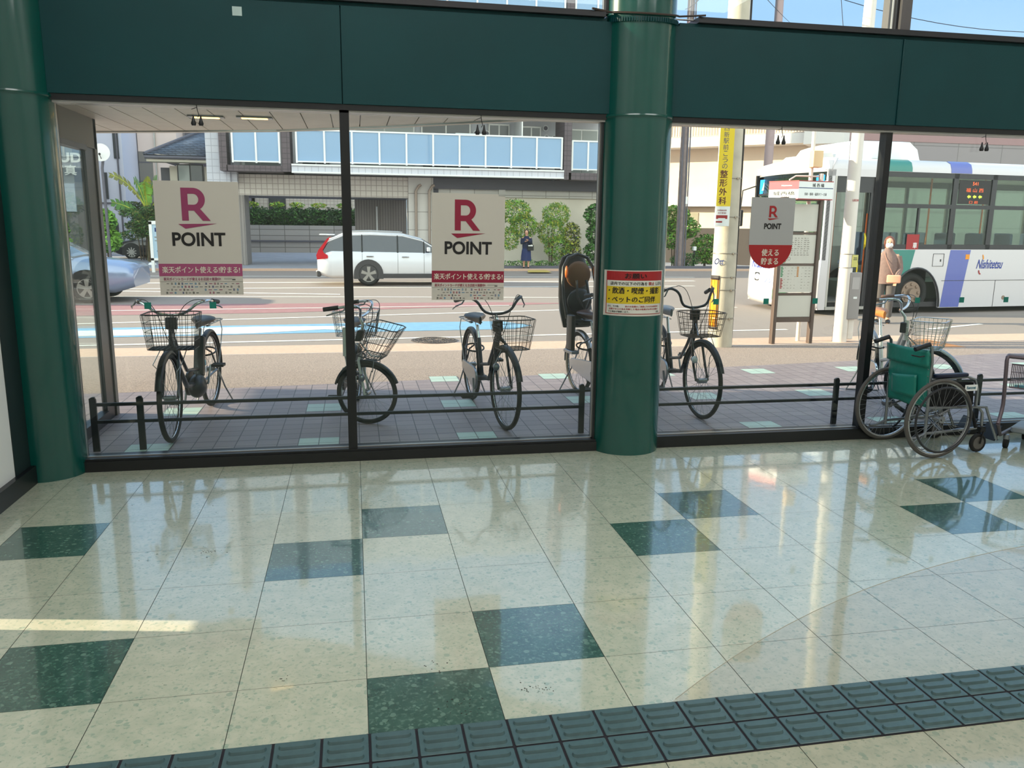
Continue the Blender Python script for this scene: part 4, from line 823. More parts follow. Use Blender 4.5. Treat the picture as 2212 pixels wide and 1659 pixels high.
# header sign on its pole
t=E('bus_stop_sign',(6.62,5.80,ground(5.8)),0,'white box sign with red trim and route text above the timetable board','bus stop sign')
m=MB(); m.tube([(0,0,0),(0,0,3.6)],[.032,.028],WPO,14); m.build('pole',t)
m=MB(); m.rbox((.03,-.06,2.68),(.16,.12,.24),mat('beige_box',(232,196,150),.5),.015); m.build('lamp_box',t)
m=MB()
for z in (2.44,2.36): m.tube([(-.35,-.02,z-.06),(-.25,-.02,z),(.13,-.02,z)],.012,WPO,8)
m.rbox((.15,-.03,2.40),(.05,.07,.16),WPO,.01); m.build('bracket',t)
m=MB(); P=[(-.64,.02),(-.42,-.42),(.19,-.30),(.10,.02)]; z0,z1=2.105,2.345
m.prism(P,(0,0,z0),(1,0,0),(0,1,0),(0,0,z1-z0),WHP); m.prism([(p[0]*1.01,p[1]*1.01) for p in P],(0,0,z0-.012),(1,0,0),(0,1,0),(0,0,.012),IRED); m.prism([(p[0]*1.01,p[1]*1.01) for p in P],(0,0,z1),(1,0,0),(0,1,0),(0,0,.012),IRED); box=m.build('sign_box',t)
m=MB(); a_=Vector((-.42,-.42,0)); b_=Vector((.19,-.30,0)); ux=(b_-a_).normalized(); nn=Vector((ux.y,-ux.x,0)); Lf=(b_-a_).length
s=Sheet(m,a_+Vector((0,0,z0))+nn*.001,ux,(0,0,1),nn); s.text('城 西 橋',Lf*.56,.19,.05,INK,2,.02,w=.21); s.rect(0,.145,Lf,.155,INB,1); s.text('西新・藤崎・福岡タワー方面',Lf*.5,.065,.04,INK,2,.015,w=.40)
a2=Vector((-.64,.02,0)); ux2=(a_-a2).normalized(); n2=Vector((ux2.y,-ux2.x,0)); L2=(a_-a2).length
s=Sheet(m,a2+Vector((0,0,z0))+n2*.001,ux2,(0,0,1),n2); s.rect(0,.13,L2,.24,mat('sign_red',(214,30,60),.45),1); s.text('Nishitetsu',L2*.6,.185,.02,WHP,2,.01,w=.17); s.text('城西橋',L2*.52,.075,.055,INK,2,.02,w=.36); s.text('JONISHI',L2*.6,.025,.018,INK,2,.01,w=.16)
m.build('sign_lettering',t,smooth=0)
# ================================================================ bus
BW=mat('bus_white',(214,208,210),.3,coat=.4); BG=mat('bus_green',(20,124,112),.3,coat=.4); BV=mat('bus_violet',(92,102,176),.3,coat=.4); BDK=mat('bus_dark',(44,42,46),.4); BGL=glass('bus_glass',(232,242,234),1.4); BIN=mat('bus_interior',(120,124,112),.7); HUB=mat('bus_hub',(150,128,112),.55,.3); BLU_S=mat('access_blue',(20,130,220),.4,emit=.25)
bz=ground(9.5); bus=E('city_bus',(9.02,9.25,bz),math.radians(5),'white city bus with green and violet stripes stopped beyond the bus stop board','bus'); L=10.4; DW=2.5
def Z(z): return z-bz
# near side lower panel with wheel arches
hx,hr=2.32,.62; out=[(1.12,Z(.0)),(hx-hr,Z(.0))]
for i in range(17): a=PI-PI*i/16; out.append((hx+hr*math.cos(a),Z(.02)+ .80*math.sin(a)))
h2=7.6; out+=[(hx+hr,Z(.0)),(h2-hr,Z(.0))]
for i in range(17): a=PI-PI*i/16; out.append((h2+hr*math.cos(a),Z(.02)+.8*math.sin(a)))
out+=[(h2+hr,Z(0)),(L,Z(0)),(L,Z(1.2)),(1.12,Z(1.2))]
m=MB(); m.prism(out,(0,0,0),(1,0,0),(0,0,1),(0,.04,0),BW); m.bx(.0,0,Z(.0),.18,.04,Z(2.72),BW); 
m.bx(0,DW-.04,Z(0),L,DW,Z(1.2),BW); m.bx(L-.05,0,Z(0),L,DW,Z(2.72),BW); m.bx(.0,0,Z(2.60),1.12,.04,Z(2.74),BW); m.build('side_panel',bus,smooth=20)
m=MB(); m.bx(1.12,.004,Z(1.19),L,.05,Z(1.30),BDK); m.bx(1.12,.004,Z(2.62),L,.05,Z(2.74),BDK)
for x0,x1 in ((1.12,1.40),(3.0,3.12),(3.98,4.10),(5.2,5.3),(6.4,6.5),(7.7,7.8),(9.0,9.1),(L-.2,L)): m.bx(x0,.004,Z(1.2),x1,.05,Z(2.72),BDK)
for x0,x1 in ((1.4,3.0),(3.12,3.98),(4.1,5.2),(5.3,6.4),(6.5,7.7),(7.8,9.0)): m.bx(x0,.004,Z(2.02),x1,.05,Z(2.10),BDK)
m.bx(2.2,.004,Z(1.2),2.24,.05,Z(2.05),BDK)
for x in [0,.9,1.9,2.9,4.0,5.2,6.4,7.6,8.8,L-.05]: m.bx(x,DW-.05,Z(1.2),x+.08,DW,Z(2.72),BDK)
m.bx(0,DW-.05,Z(2.55),L,DW,Z(2.72),BDK); m.build('window_band',bus,smooth=0)
for x0,x1 in ((1.4,3.0),(3.12,3.98),(4.1,5.2),(5.3,6.4),(6.5,7.7),(7.8,9.0)):
    m=MB(); m.bx(x0,.02,Z(1.3),x1,.026,Z(2.62),BGL); m.build('side_window',bus,smooth=0)
m=MB(); m.bx(.05,DW-.03,Z(1.2),L-.1,DW-.025,Z(2.6),BGL); m.build('far_window',bus,smooth=0)
# roof
R_=[]
for x in (0.02,.06,.3,L-.1,L):
    k=.0 if x>.2 else (.10 if x<.04 else .04)
    R_.append([(x,0,Z(2.72)),(x,.01,Z(2.80)),(x,.05,Z(2.90)),(x,.16,Z(2.96)-k),(x,.6,Z(3.0)-k),(x,DW-.6,Z(3.0)-k),(x,DW-.16,Z(2.96)-k),(x,DW-.03,Z(2.86)),(x,DW,Z(2.72))])
m=MB(); m.loft(R_,BW); m.build('roof',bus)
for x0,x1,M in ((1.25,1.95,BG),(2.9,3.42,BV),(6,6.5,BG)):
    rows=[]
    for x in (x0,x1): rows.append([(x,-.004,Z(2.725)),(x,.004,Z(2.80)),(x,.046,Z(2.905)),(x,.158,Z(2.966)),(x,.6,Z(3.005))])
    m=MB(); m.loft(rows,M,closed=False,caps=False); m.build('roof_stripe',bus)
m=MB(); m.loft([[(x,y,Z(2.97)+h*1) for y,h in ((.35,0),(.38,k),(.6,k+.03),(1.7,k+.03),(1.95,k),(2.0,0))] for x,k in ((.5,.02),(.7,.27),(1.0,.34),(2.15,.36),(2.35,.22),(2.42,.03))],WHP); m.build('roof_air_unit',bus)
m=MB(); m.loft([[(x,y,Z(2.97)+h) for y,h in ((.5,0),(.55,k),(1.8,k),(1.85,0))] for x,k in ((-.0+.15,.02),(.25,.10),(.46,.12))],mat('vent_grey',(206,200,194),.6)); m.build('roof_vent',bus)
# stripes on the side
def sl_(P,M,nm): 
    m=MB(); m.prism(P,(0,-.003,0),(1,0,0),(0,0,1),(0,.002,0),M); m.build(nm,bus,smooth=0)
arc=[(hx+hr*math.cos(a),Z(.02)+.8*math.sin(a)) for a in [math.radians(q) for q in (165,155,145,135,125,115,107)]]
sl_([(1.45,Z(1.19)),(1.45,Z(.3)),(1.72,Z(.25))]+arc+[(2.14,Z(.82)),(2.22,Z(1.19))],BG,'green_stripe'); sl_([(3.10,Z(1.19)),(2.98,Z(.01)),(3.46,Z(.01)),(3.62,Z(1.19))],BV,'violet_stripe')
sl_([(6.0,Z(1.19)),(5.8,Z(.01)),(6.4,Z(.01)),(6.6,Z(1.19))],BG,'green_stripe')
m=MB(); m.bx(2.95,-.0045,Z(.555),L,-.003,Z(.565),BDK); m.bx(4.35,-.0045,Z(.0),4.36,-.003,Z(.56),BDK)
m.tube([(2.68,-.004,Z(.86)),(2.95,-.004,Z(.86)),(2.95,-.004,Z(1.11)),(2.68,-.004,Z(1.11))],.006,BDK,5,closed=True); m.bx(2.86,-.006,Z(.95),2.89,-.003,Z(1.0),BDK); m.bx(3.50,-.006,Z(1.0),3.60,-.003,Z(1.10),ORG); m.cyl((4.62,-.006,Z(.19)),(4.62,0,Z(.19)),.045,HUB,14); m.build('panel_seam',bus,smooth=0)
m=MB(); s=Sheet(m,(0,-.005,0),(1,0,0),(0,0,1),(0,-1,0)); s.text('Nishitetsu',4.16,Z(.90),.19,mat('logo_blue',(40,60,150),.4),1,.014,w=.66,slant=.25)
s.ring(3.93,Z(1.01),.05,.09,.03,ORG,2,-10,80,8); s.ring(3.93,Z(.77),.06,.09,.03,IRED,2,180,280,8); m.build('side_logo',bus,smooth=0)
m=MB(); m.bx(1.98,-.005,Z(1.2),2.28,-.002,Z(1.50),IRED); s=Sheet(m,(0,-.006,0),(1,0,0),(0,0,1),(0,-1,0)); s.text('車',2.19,Z(1.28),.12,WHP,1,.03,w=.1); m.build('red_notice',bus,smooth=0)
# LED destination display
m=MB(); m.bx(3.15,.012,Z(2.12),3.95,.02,Z(2.6),mat('led_black',(24,20,20),.5)); m.build('display_housing',bus,smooth=0)
LED=mat('led_orange',(230,90,40),.5,emit=.9); LG=mat('led_yellow_green',(190,220,60),.5,emit=.9)
m=MB(); s=Sheet(m,(0,.011,0),(1,0,0),(0,0,1),(0,-1,0)); s.text('541',3.55,Z(2.53),.07,LED,1,.02,w=.14); s.text('福 山 西',3.55,Z(2.40),.08,LED,1,.0,w=.44); s.text('口 前',3.55,Z(2.16),.06,LED,1,.0,w=.22)
for x in (3.42,3.56,3.70): s.poly([(x-.05,Z(2.27)),(x,Z(2.31)),(x,Z(2.29)),(x+.045,Z(2.29)),(x+.045,Z(2.25)),(x,Z(2.25)),(x,Z(2.23))],LG,1)
m.build('display_text',bus,smooth=0)
# wheels
for x,y in ((hx,.17),(h2,.17),(hx,DW-.2),(h2,DW-.2)):
    m=MB(); c=Vector((x,y,.42)); m.torus(c,(0,1,0),.335,.085,RUB,40,10,flat=1); w_=m.build('wheel',bus)
    m=MB(); m.cyl(c+Vector((0,-.02,0)),c+Vector((0,.05,0)),.27,BDK,32); m.cyl(c+Vector((0,-.06,0)),c,.235,HUB,32); m.cyl(c+Vector((0,-.12,0)),c,.085,HUB,20,r2=.12)
    for i in range(8): a=2*PI*i/8; m.ell(c+Vector((.175*math.cos(a),-.065,.175*math.sin(a))),(.035,.025,.035),HUB,8)
    m.build('hub',w_)
m=MB()
for x in (hx,h2): m.bx(x-hr-.02,.45,Z(-.0),x+hr+.02,.5,Z(.9),BDK); 
m.bx(1.12,.06,Z(.02),L,DW-.05,Z(.12),BDK); m.bx(0.1,.3,Z(.02),1.12,DW-.05,Z(.10),BDK); m.build('underbody',bus)
for x in (hx,h2):
    m=MB(); m.torus((x,-.002,Z(.02)),(0,1,0),hr,.02,BDK,24,5,a0=-PI/2,a1=PI/2); 
    m=MB(); P=[Vector((x+hr*math.cos(a),-.004,Z(.02)+.8*math.sin(a))) for a in [PI*i/18 for i in range(19)]]; m.tube(P,.022,BDK,5); m.build('wheel_arch',bus)
# interior
m=MB(); m.bx(.1,.06,Z(.14),1.2,DW-.06,Z(.17),mat('bus_floor',(96,92,88),.8)); m.bx(1.2,.52,Z(.14),L-.1,DW-.5,Z(.5),BIN); m.bx(.1,.1,Z(2.68),L-.1,DW-.1,Z(2.71),WHP); m.build('cabin',bus)
SE=mat('seat_moquette',(60,70,100),.9)
for i in range(9):
    for y in (.35,1.9):
        m=MB(); x=2.2+i*.8; m.rbox((x,y,Z(.85)),(.42,.42,.1),SE,.04); m.rbox((x+.2,y,Z(1.2)),(.09,.42,.65),SE,.04); m.build('passenger_seat',bus)
m=MB(); m.rbox((.75,1.75,Z(.75)),(.45,.45,.12),BPL,.04); m.rbox((1.0,1.75,Z(1.1)),(.12,.46,.75),BPL,.05); m.build('driver_seat',bus)
m=MB(); m.bx(.12,1.0,Z(.17),.5,2.2,Z(1.0),BDK); m.torus((.55,1.75,Z(1.05)),(.6,0,.8),.22,.014,BPL,30,6); m.build('dashboard',bus)
YP=mat('handrail_yellow',(236,206,40),.4); m=MB()
for x,y in ((1.5,.5),(3.0,.6),(4.4,.6),(1.5,1.7)): m.tube([(x,y,Z(.2)),(x,y,Z(2.65))],.018,mat('handrail_orange',(230,110,40),.4),8)
m.tube([(1.06,.12,Z(1.5)),(1.0,.02,Z(1.42)),(1.0,.02,Z(1.3)),(1.08,.12,Z(1.2))],.02,YP,8); m.tube([(.94,.14,Z(1.0)),(.9,.06,Z(.9)),(.9,.06,Z(.7)),(.98,.14,Z(.6))],.015,YP,8); m.tube([(1.08,.12,Z(.3)),(1.08,.12,Z(1.9))],.02,mat('handrail_orange',(0,0,0)),8); m.build('handrail',bus)
# door leaf
m=MB(); m.bx(1.05,.03,Z(.05),1.12,.07,Z(2.6),BDK); m.bx(.17,.0,Z(.0),.22,.35,Z(2.6),mat('door_alu',(190,186,180),.4,.3)); m.bx(.18,.03,Z(2.3),1.12,.08,Z(2.6),BDK); m.bx(.26,.25,Z(.25),.30,.5,Z(2.3),BDK); m.build('front_door',bus); m=MB(); m.bx(.18,-.01,Z(.0),1.12,.1,Z(.06),ALU); m.build('door_step',bus)
# front
m=MB()
FR=lambda y: -.24*math.sin(PI*y/DW)
def frow(z,k): return [(FR(y)+k,y,Z(z)) for y in [DW*i/10 for i in range(11)]]
m.loft([frow(.0,.03),frow(.12,.0),frow(.5,-.0),frow(.98,.02)],BW,closed=False,caps=False); m.loft([frow(2.68,.09),frow(2.80,.12),frow(2.93,.2)],BW,closed=False,caps=False); m.build('front_panel',bus,solid=.02)
m=MB(); m.loft([frow(.98,.025),frow(1.6,.045),frow(2.3,.075),frow(2.68,.095)],glass('windscreen',(120,150,140),1.6),closed=False,caps=False); m.build('windscreen',bus)
m=MB(); m.loft([frow(2.28,.07),frow(2.32,.07)],BDK,closed=False,caps=False); 
for y in (0.01,DW-.02): m.bx(.02,y-.01,Z(.98),.10,y+.03,Z(2.7),BDK)
m.bx(-.06,1.1,Z(.98),-.03,1.13,Z(2.3),BDK); m.build('windscreen_frame',bus)
m=MB(); m.bx(.05,.5,Z(2.34),.09,1.85,Z(2.62),mat('led_sign_front',(120,116,70),.6,noise=(40,.4))); m.build('front_display',bus)
for y,ch in ((.20,'♿'),(2.16,'')):
    m=MB(); m.bx(-.02,y-.13,Z(2.32),-.012,y+.13,Z(2.62),BLU_S); s=Sheet(m,(-.022,y,Z(2.47)),(0,-1,0),(0,0,1),(-1,0,0))
    if ch: s.disc(.0,.09,.022,WHP,1); s.ring(.015,-.04,.06,.06,.016,WHP,1,120,400); s.rect(-.02,-.03,.0,.065,WHP,1); s.rect(-.02,-.03,.05,-.012,WHP,1)
    else: s.poly([(-.05,-.08),(.05,-.08),(.05,.0),(.02,.10),(-.01,.0)],WHP,1)
    m.build('access_sign',bus,smooth=0)
def frp(y,z,o=.012): return Vector((FR(y)-o,y,Z(z)))
m=MB(); s=Sheet(m,frp(1.6,.82,.04),(0.04,-1,0),(0,0,1),(-1,0,0)); s.text('Nishitetsu',.0,.0,.15,mat('logo_blue',(0,0,0)),1,.014,w=.75,slant=.2); m.build('front_logo',bus,smooth=0)
m=MB(); s=Sheet(m,frp(.9,.50,.04),(0.06,-1,0),(0,0,1),(-1,0,0)); s.rect(-.6,-.08,.62,.09,mat('front_pale',(200,210,216),.4),0); s.text('ノンステップバス',-.0,.0,.12,mat('logo_blue',(0,0,0)),1,.0,w=1.1); m.build('front_lettering',bus,smooth=0)
m=MB(); s=Sheet(m,frp(.95,.22,.035),(0.05,-1,0),(0,0,1),(-1,0,0)); s.rect(-.22,-.11,.22,.11,mat('plate_green',(40,120,60),.4),0); s.text('48-13',.02,-.025,.11,WHP,2,.02,w=.30); s.text('福岡 200',.0,.075,.035,WHP,2,.01,w=.15); m.build('number_plate',bus,smooth=0)
for y in (.28,1.85): m=MB(); m.rbox(frp(y,.55,.0),(.06,.26,.18),BDK,.03); m.ell(frp(y,.55,.04),(.02,.09,.07),WHP,12); m.build('headlight',bus)
m=MB(); m.tube([(-.0,DW-.05,Z(2.5)),(-.25,DW+.1,Z(2.4)),(-.28,DW+.1,Z(2.0))],.015,BDK,6); m.rbox((-.28,DW+.1,Z(1.8)),(.08,.16,.36),BDK,.03); m.build('mirror',bus)
m=MB(); m.tube([(.0,.05,Z(2.5)),(-.10,-.02,Z(2.45)),(-.14,-.03,Z(2.3))],.012,WHP,6); m.rbox((-.14,-.03,Z(2.18)),(.06,.14,.2),WHP,.03); m.build('mirror',bus)
# ================================================================ cars
def arc_pts(cx,cz,r,n=12): return [(cx+r*math.cos(PI-PI*i/n),cz+r*math.sin(PI-PI*i/n)) for i in range(n+1)]
def car(name,loc,rz,label,L,Wd,prof,belt,roof,body,cab,wheels,rw,trim=None,lights='rear',rails=False,spokes=5):
    """prof: list (x,z) of the bonnet/boot outline; roof: list (x,z) of the cabin top"""
    t=E(name,loc,rz,label,'car'); BODY=body; GLS=mat('car_glass',(26,38,58),.06,coat=.5,spec=.8); TR=trim or BPL; w=Wd/2
    def interp(T,x):
        for (a,b_),(c,d) in zip(T,T[1:]):
            if a<=x<=c: return b_+(d-b_)*(x-a)/(c-a)
        return T[0][1] if x<T[0][0] else T[-1][1]
    xs=sorted(set([p[0] for p in prof]+[L*i/24 for i in range(25)])); R_=[]
    for x in xs:
        zt=interp(prof,x); e_=min(x,L-x); k=1-.16*max(0,1-e_/.45)**2; zb=.22+.12*max(0,1-e_/.35); ww=w*k; zm=min(.62,zt-.12)
        R_.append([(x,-ww*.88,zb),(x,-ww*.985,zb+.10),(x,-ww,zm),(x,-ww*.965,zt-.07),(x,-ww*.88,zt-.01),(x,0,zt+.015),(x,ww*.88,zt-.01),(x,ww*.965,zt-.07),(x,ww,zm),(x,ww*.985,zb+.10),(x,ww*.88,zb)])
    m=MB(); m.loft(R_,BODY); m.build('body',t,smooth=50)
    C=[];xs2=sorted(set([p[0] for p in roof]))
    for x in xs2:
        zt=interp(roof,x); zb=interp(prof,x)-.06; h=(zt-zb); ti=.26*h
        C.append([(x,-w*.93,zb),(x,-w*.93+ti*.75,zt-.06*min(1,h)),(x,-w*.93+ti+.08,zt),(x,0,zt+.02),(x,w*.93-ti-.08,zt),(x,w*.93-ti*.75,zt-.06*min(1,h)),(x,w*.93,zb)])
    m=MB(); n=len(C)-1
    m.loft(C,GLS,mf=lambda j,i: (BODY if (i in (1,2,3,4) and 0<j<n-1) else GLS)); m.build('cabin',t,smooth=50)
    for s in (-1,1):
        m=MB()
        for x in cab:
            zt=interp(roof,x); zb=interp(prof,x)-.06; h=zt-zb; m.tube([(x,s*(w*.93+.004),zb),(x,s*(w*.93-.2*h+.004),zt-.05)],.022,BPL,6)
        P=[(x,s*(w*.93-.26*(interp(roof,x)-interp(prof,x)+.06)*.75+.002),interp(roof,x)-.055) for x in xs2]; m.tube(P,.02,BODY,6); m.build('window_pillar',t)
        m=MB()
        for x in cab[:]:
            m.tube([(x,s*(w*.965+.003),interp(prof,x)-.08),(x,s*(w+.002),.6),(x,s*(w*.985+.002),.33)],.004,BPL,4)
        m.build('door_seam',t)
        for x in cab[:-1]: m=MB(); m.rbox((x+.22,s*(w*.985),interp(prof,x)-.17),(.2,.035,.03),BODY if not rails else CHR,.01); m.build('door_handle',t)
        m=MB(); m.rbox((cab[-1]+.12,s*(w+.08),interp(prof,cab[-1])+.06),(.10,.18,.12),BODY,.03); m.build('wing_mirror',t)
        m=MB(); m.rbox((L/2,s*(w*.975),.29),(wheels[1]-wheels[0]-2*rw,.06,.12),TR,.02); m.build('sill',t)
        for x in wheels:
            m=MB(); P=arc_pts(x,rw,rw+.075); P2=[(x-rw-.075,.2),]+P+[(x+rw+.075,.2)]; m.prism(P2,(0,s*(w*.90),0),(1,0,0),(0,0,1),(0,s*(w*.108),0),TR); m.build('wheel_arch',t)
            c=Vector((x,s*(w*.93),rw)); ax=Vector((0,s,0)); m=MB(); m.torus(c,(0,1,0),rw-.075,.075,RUB,36,10); wl=m.build('wheel',t)
            m=MB(); m.cyl(c-ax*.05,c+ax*.035,rw-.13,mat('wheel_dark',(58,56,56),.5),28); m.torus(c+ax*.055,(0,1,0),rw-.125,.016,ALU,32,6)
            for i in range(spokes):
                a=2*PI*i/spokes+.3; d=Vector((math.cos(a),0,math.sin(a))); e2=Vector((-math.sin(a),0,math.cos(a)))
                m.loft([[c+ax*.075+d*q+e2*(wd*k)+ax*zk for k,zk in ((-1,0),(1,0),(1,-.02),(-1,-.02))] for q,wd in ((.03,.03),(rw-.13,.02 if spokes>6 else .05))],ALU)
            m.cyl(c+ax*.05,c+ax*.085,.045,ALU,14); m.build('alloy_rim',wl)
    if rails:
        for s in (-1,1): m=MB(); m.tube([(x,s*w*.66,interp(roof,x)+.045) for x in (xs2[2],xs2[3],xs2[-3])],.014,ALU,6); m.build('roof_rail',t)
    return t,interp
CW=mat('car_white',(226,226,230),.22,coat=.6); TL=mat('tail_red',(190,20,36),.25,emit=.12); CS=mat('car_silver',(150,166,196),.25,.4,coat=.5); CB=mat('car_black',(22,20,22),.18,coat=.7)
z0=ground(18.2)
t,it=car('white_estate_car',(-1.02,19.1,z0),0,'white estate car driving right along the road, between the posters',4.85,1.85,[(0,.80),(.06,.98),(.4,1.02),(3.3,.98),(4.3,.90),(4.75,.72),(4.85,.6)],0,[(.02,.98),(.30,1.30),(.75,1.475),(1.5,1.50),(2.4,1.47),(2.95,1.34),(3.55,.99)],CW,(1.25,2.25,3.0),(1.42-.0,3.9),.34,trim=mat('cladding',(62,60,62),.6),rails=True)
for s in (-1,1):
    m=MB(); m.prism([(.0,.74),(.30,.78),(.30,.86),(.20,.92),(.16,1.0),(.36,1.34),(.30,1.34),(.04,1.0),(-.02,.86)],(0,s*.86,0),(1,0,0),(0,0,1),(0,s*.035,0),TL); m.build('tail_light',t)
m=MB(); m.rbox((.28,0,1.43),(.42,1.2,.03),CW,.01); m.rbox((.9,0,1.53),(.16,.06,.05),CW,.02); m.build('rear_spoiler',t)
m=MB(); m.rbox((.03,0,.34),(.12,1.6,.16),mat('cladding',(0,0,0)),.04); m.rbox((-.02,-.6,.40),(.05,.2,.04),WHP,.01); m.build('rear_bumper',t)
z1=ground(14.0)
t,it=car('silver_car',(-9.15,14.0,z1),0,'blue-grey silver car at the far left edge of the road, seen through the glass return',4.5,1.75,[(0,.7),(.08,1.0),(1.0,1.03),(3.1,.98),(4.1,.86),(4.4,.80),(4.5,.72)],0,[(.05,1.0),(.4,1.36),(1.0,1.5),(1.8,1.52),(2.5,1.46),(3.35,.98)],CS,(1.0,2.0,2.75),(.85,3.6),.32)
m=MB(); 
for s in (-1,1): m.ell((4.27,s*.56,.70),(.12,.18,.06),WHP,12)
m.build('headlight',t)
z2=ground(40)
t,it=car('black_parked_car',(-10.98,36.4,ground(36)),math.radians(-3),'black parked car in the forecourt at the left, behind the map board',4.7,1.85,[(0,.55),(.15,.8),(1.0,.95),(3.8,1.02),(4.6,1.0),(4.7,.8)],0,[(.95,.96),(1.6,1.28),(2.2,1.44),(2.9,1.45),(3.6,1.32),(4.4,1.03)],CB,(1.7,2.6,3.5),(.88,3.75),.35,spokes=10)
m=MB(); m.tube([(.98,-.83,1.0),(1.6,-.74,1.30),(2.2,-.70,1.45),(2.9,-.70,1.46),(3.6,-.73,1.33),(4.3,-.82,1.04)],.018,CHR,6); m.build('window_trim',t)
# ================================================================ buildings
TW=tiled('white_wall_tile',(212,212,220),(204,206,216),(178,178,188),.26,.26,.014,.4); TB_=tiled('beige_wall_tile',(216,206,196),(208,198,188),(164,152,144),.22,.22,.014,.5); TBR=tiled('brown_wall_tile',(96,84,90),(88,76,82),(64,56,60),.2,.2,.012,.5); STN=tiled('stone_wall',(214,208,202),(206,200,194),(166,160,154),1.05,.75,.02,.7); PNK=mat('beige_render',(236,212,188),.85,noise=(1.5,.05)); GRF=mat('grey_fascia',(84,82,92),.6); RIB=tiled('ribbed_panel',(150,142,138),(144,136,132),(112,106,102),.12,4,.014,.6); BGLS=glass('balcony_glass',(150,180,200),1.7,.02,(150,186,222),.8); GRS=mat('slate_grey',(96,94,104),.6); WND=mat('window_dark',(52,56,60),.12,spec=.8); CUR=glass('curtain_window',(90,100,100),1.6,.05,(178,184,178),.75)  # balcony glass: reflected sky put in as a pale blue diffuse colour
bA=E('apartment_building',(3,30,-.2),0,'white tiled apartment building with glass balconies across the road','building')
def wb(mb,x0,y0,z0,x1,y1,z1,M): mb.bx(x0-3,y0-30,z0+.2,x1-3,y1-30,z1+.2,M)
def P_(name,*bs,par=None,smooth=0):
    m=MB()
    for b_ in bs: wb(m,*b_)
    return m.build(name,par or bA,smooth=smooth)
P_('upper_wall',(-5.62,29.3,3.1,-4.75,31.4,14,TW),(-4.75,30.6,3.5,10.9,31,14,mat('render_white',(206,206,210),.8)),(-4.75,31,3.2,10.9,31.6,14,mat('render_white',(0,0,0))))
P_('lower_wall_block',(-5.64,29.4,3.1,-4.5,30,3.52,TW),(-4.55,29.8,2.62,2.4,31.2,3.45,TB_))
P_('brown_frame',(-5.0,28.5,3.5,-4.72,29.4,14,TBR),(-4.75,28.5,3.5,-2.35,30.6,3.72,TBR),(-2.68,28.45,3.5,-2.34,30,14,TBR),(8.68,28.4,3.44,9.0,30,14,TBR),(8.9,28.4,3.44,10.9,30.6,3.72,TBR))
P_('balcony_fascia',(-2.3,28.3,3.5,8.66,30.6,3.76,TW),(-2.3,28.25,3.74,8.66,28.4,3.80,WHP),(-2.3,28.25,3.46,8.66,28.4,3.52,WHP))
P_('upper_slab',(-2.3,28.5,6.15,10.9,30.6,6.5,mat('render_white',(0,0,0))),(-5,28.5,8.9,10.9,30.6,9.2,TW))
def balcony(x0,x1,z0,z1,n,y=28.5):
    fr=MB(); xs=[x0+(x1-x0)*i/n for i in range(n+1)]
    for x in xs: wb(fr,x-.035,y-.05,z0-.05,x+.035,y+.02,z1+.05,WHP)
    wb(fr,x0,y-.04,z1,x1,y+.02,z1+.06,WHP); wb(fr,x0,y-.04,z0-.02,x1,y+.02,z0+.03,WHP); f_=fr.build('balcony_rail',bA,smooth=0)
    for a,b_ in zip(xs,xs[1:]): g=MB(); wb(g,a+.03,y-.005,z0+.03,b_-.03,y+.005,z1,BGLS); g.build('glass_panel',f_,smooth=0)
balcony(-4.5,-2.75,3.86,5.05,2); balcony(-2.1,8.6,3.9,5.08,10); balcony(9.05,11.1,3.86,4.98,3)
balcony(-4.5,-2.75,9.3,10.6,2); balcony(-2.1,8.6,9.3,10.6,9); balcony(9.05,10.9,9.3,10.6,2)
for x0,x1,z0,z1,k in ((-2.0,-.9,3.7,5.8,0),(.2,2.6,3.7,5.8,1),(3.0,5.0,3.7,5.75,0),(5.9,6.7,3.7,5.75,0),(7.35,8.1,3.7,5.7,0),(9.3,10.7,3.7,5.65,1),(-4.4,-3.0,3.7,5.6,1)):
    m=MB(); wb(m,x0-.06,30.5,z0,x1+.06,30.6,z1+.06,ALU); fr_=m.build('balcony_window',bA,smooth=0); m=MB(); wb(m,x0,30.47,z0,(x0+x1)/2-.03,30.5,z1,CUR if k else WND); wb(m,(x0+x1)/2+.03,30.47,z0,x1,30.5,z1,WND if not k else CUR); m.build('pane',fr_,smooth=0)
for x,z in ((5.3,5.4),(5.75,5.4),(8.4,5.3),(8.35,5.7),(8.75,5.3)):
    m=MB(); m.cyl((x-3,.45,z+.2),(x-3,.6,z+.2),.13,WHP,16); m.cyl((x-3,.44,z+.2),(x-3,.46,z+.2),.09,GRS,14); m.build('vent_cap',bA)
m=MB(); wb(m,6.95,28.8,4.0,7.0,30.5,5.9,WHP); m.build('balcony_divider',bA)
m=MB(); 
for x,z0,z1 in ((3.0,4.95,5.15),(4.2,5.1,5.2)): wb(m,x,28.75,z0,x+1.2,29.2,z1,WHP)
wb(m,3.8,28.7,5.12,4.9,28.78,5.17,IBL); m.build('balcony_goods',bA)
P_('garage_pillar',(-5.35,29.8,-.2,-4.32,31.4,2.62,RIB)); P_('garage_back_wall',(.1,33.2,-.2,2.45,33.4,2.62,RIB),(.1,33.4,-.2,.3,36,2.62,RIB),(-5.35,31.4,2.60,2.4,33.4,2.66,GRS)); P_('white_post',(1.05,33.0,-.2,1.12,33.1,2.3,WHP))
P_('stone_pillar',(2.32,29.7,-.2,3.36,31,3.46,STN))
for x in (2.62,3.18): m=MB(); m.tube([(x-3,-.42,0),(x-3,-.42,3.1),(x-3+.12,-.42,3.3),(x-3+.22,-.42,3.36)],.06,mat('pipe_bronze',(160,142,130),.4,.3),10); m.build('drain_pipe',bA)
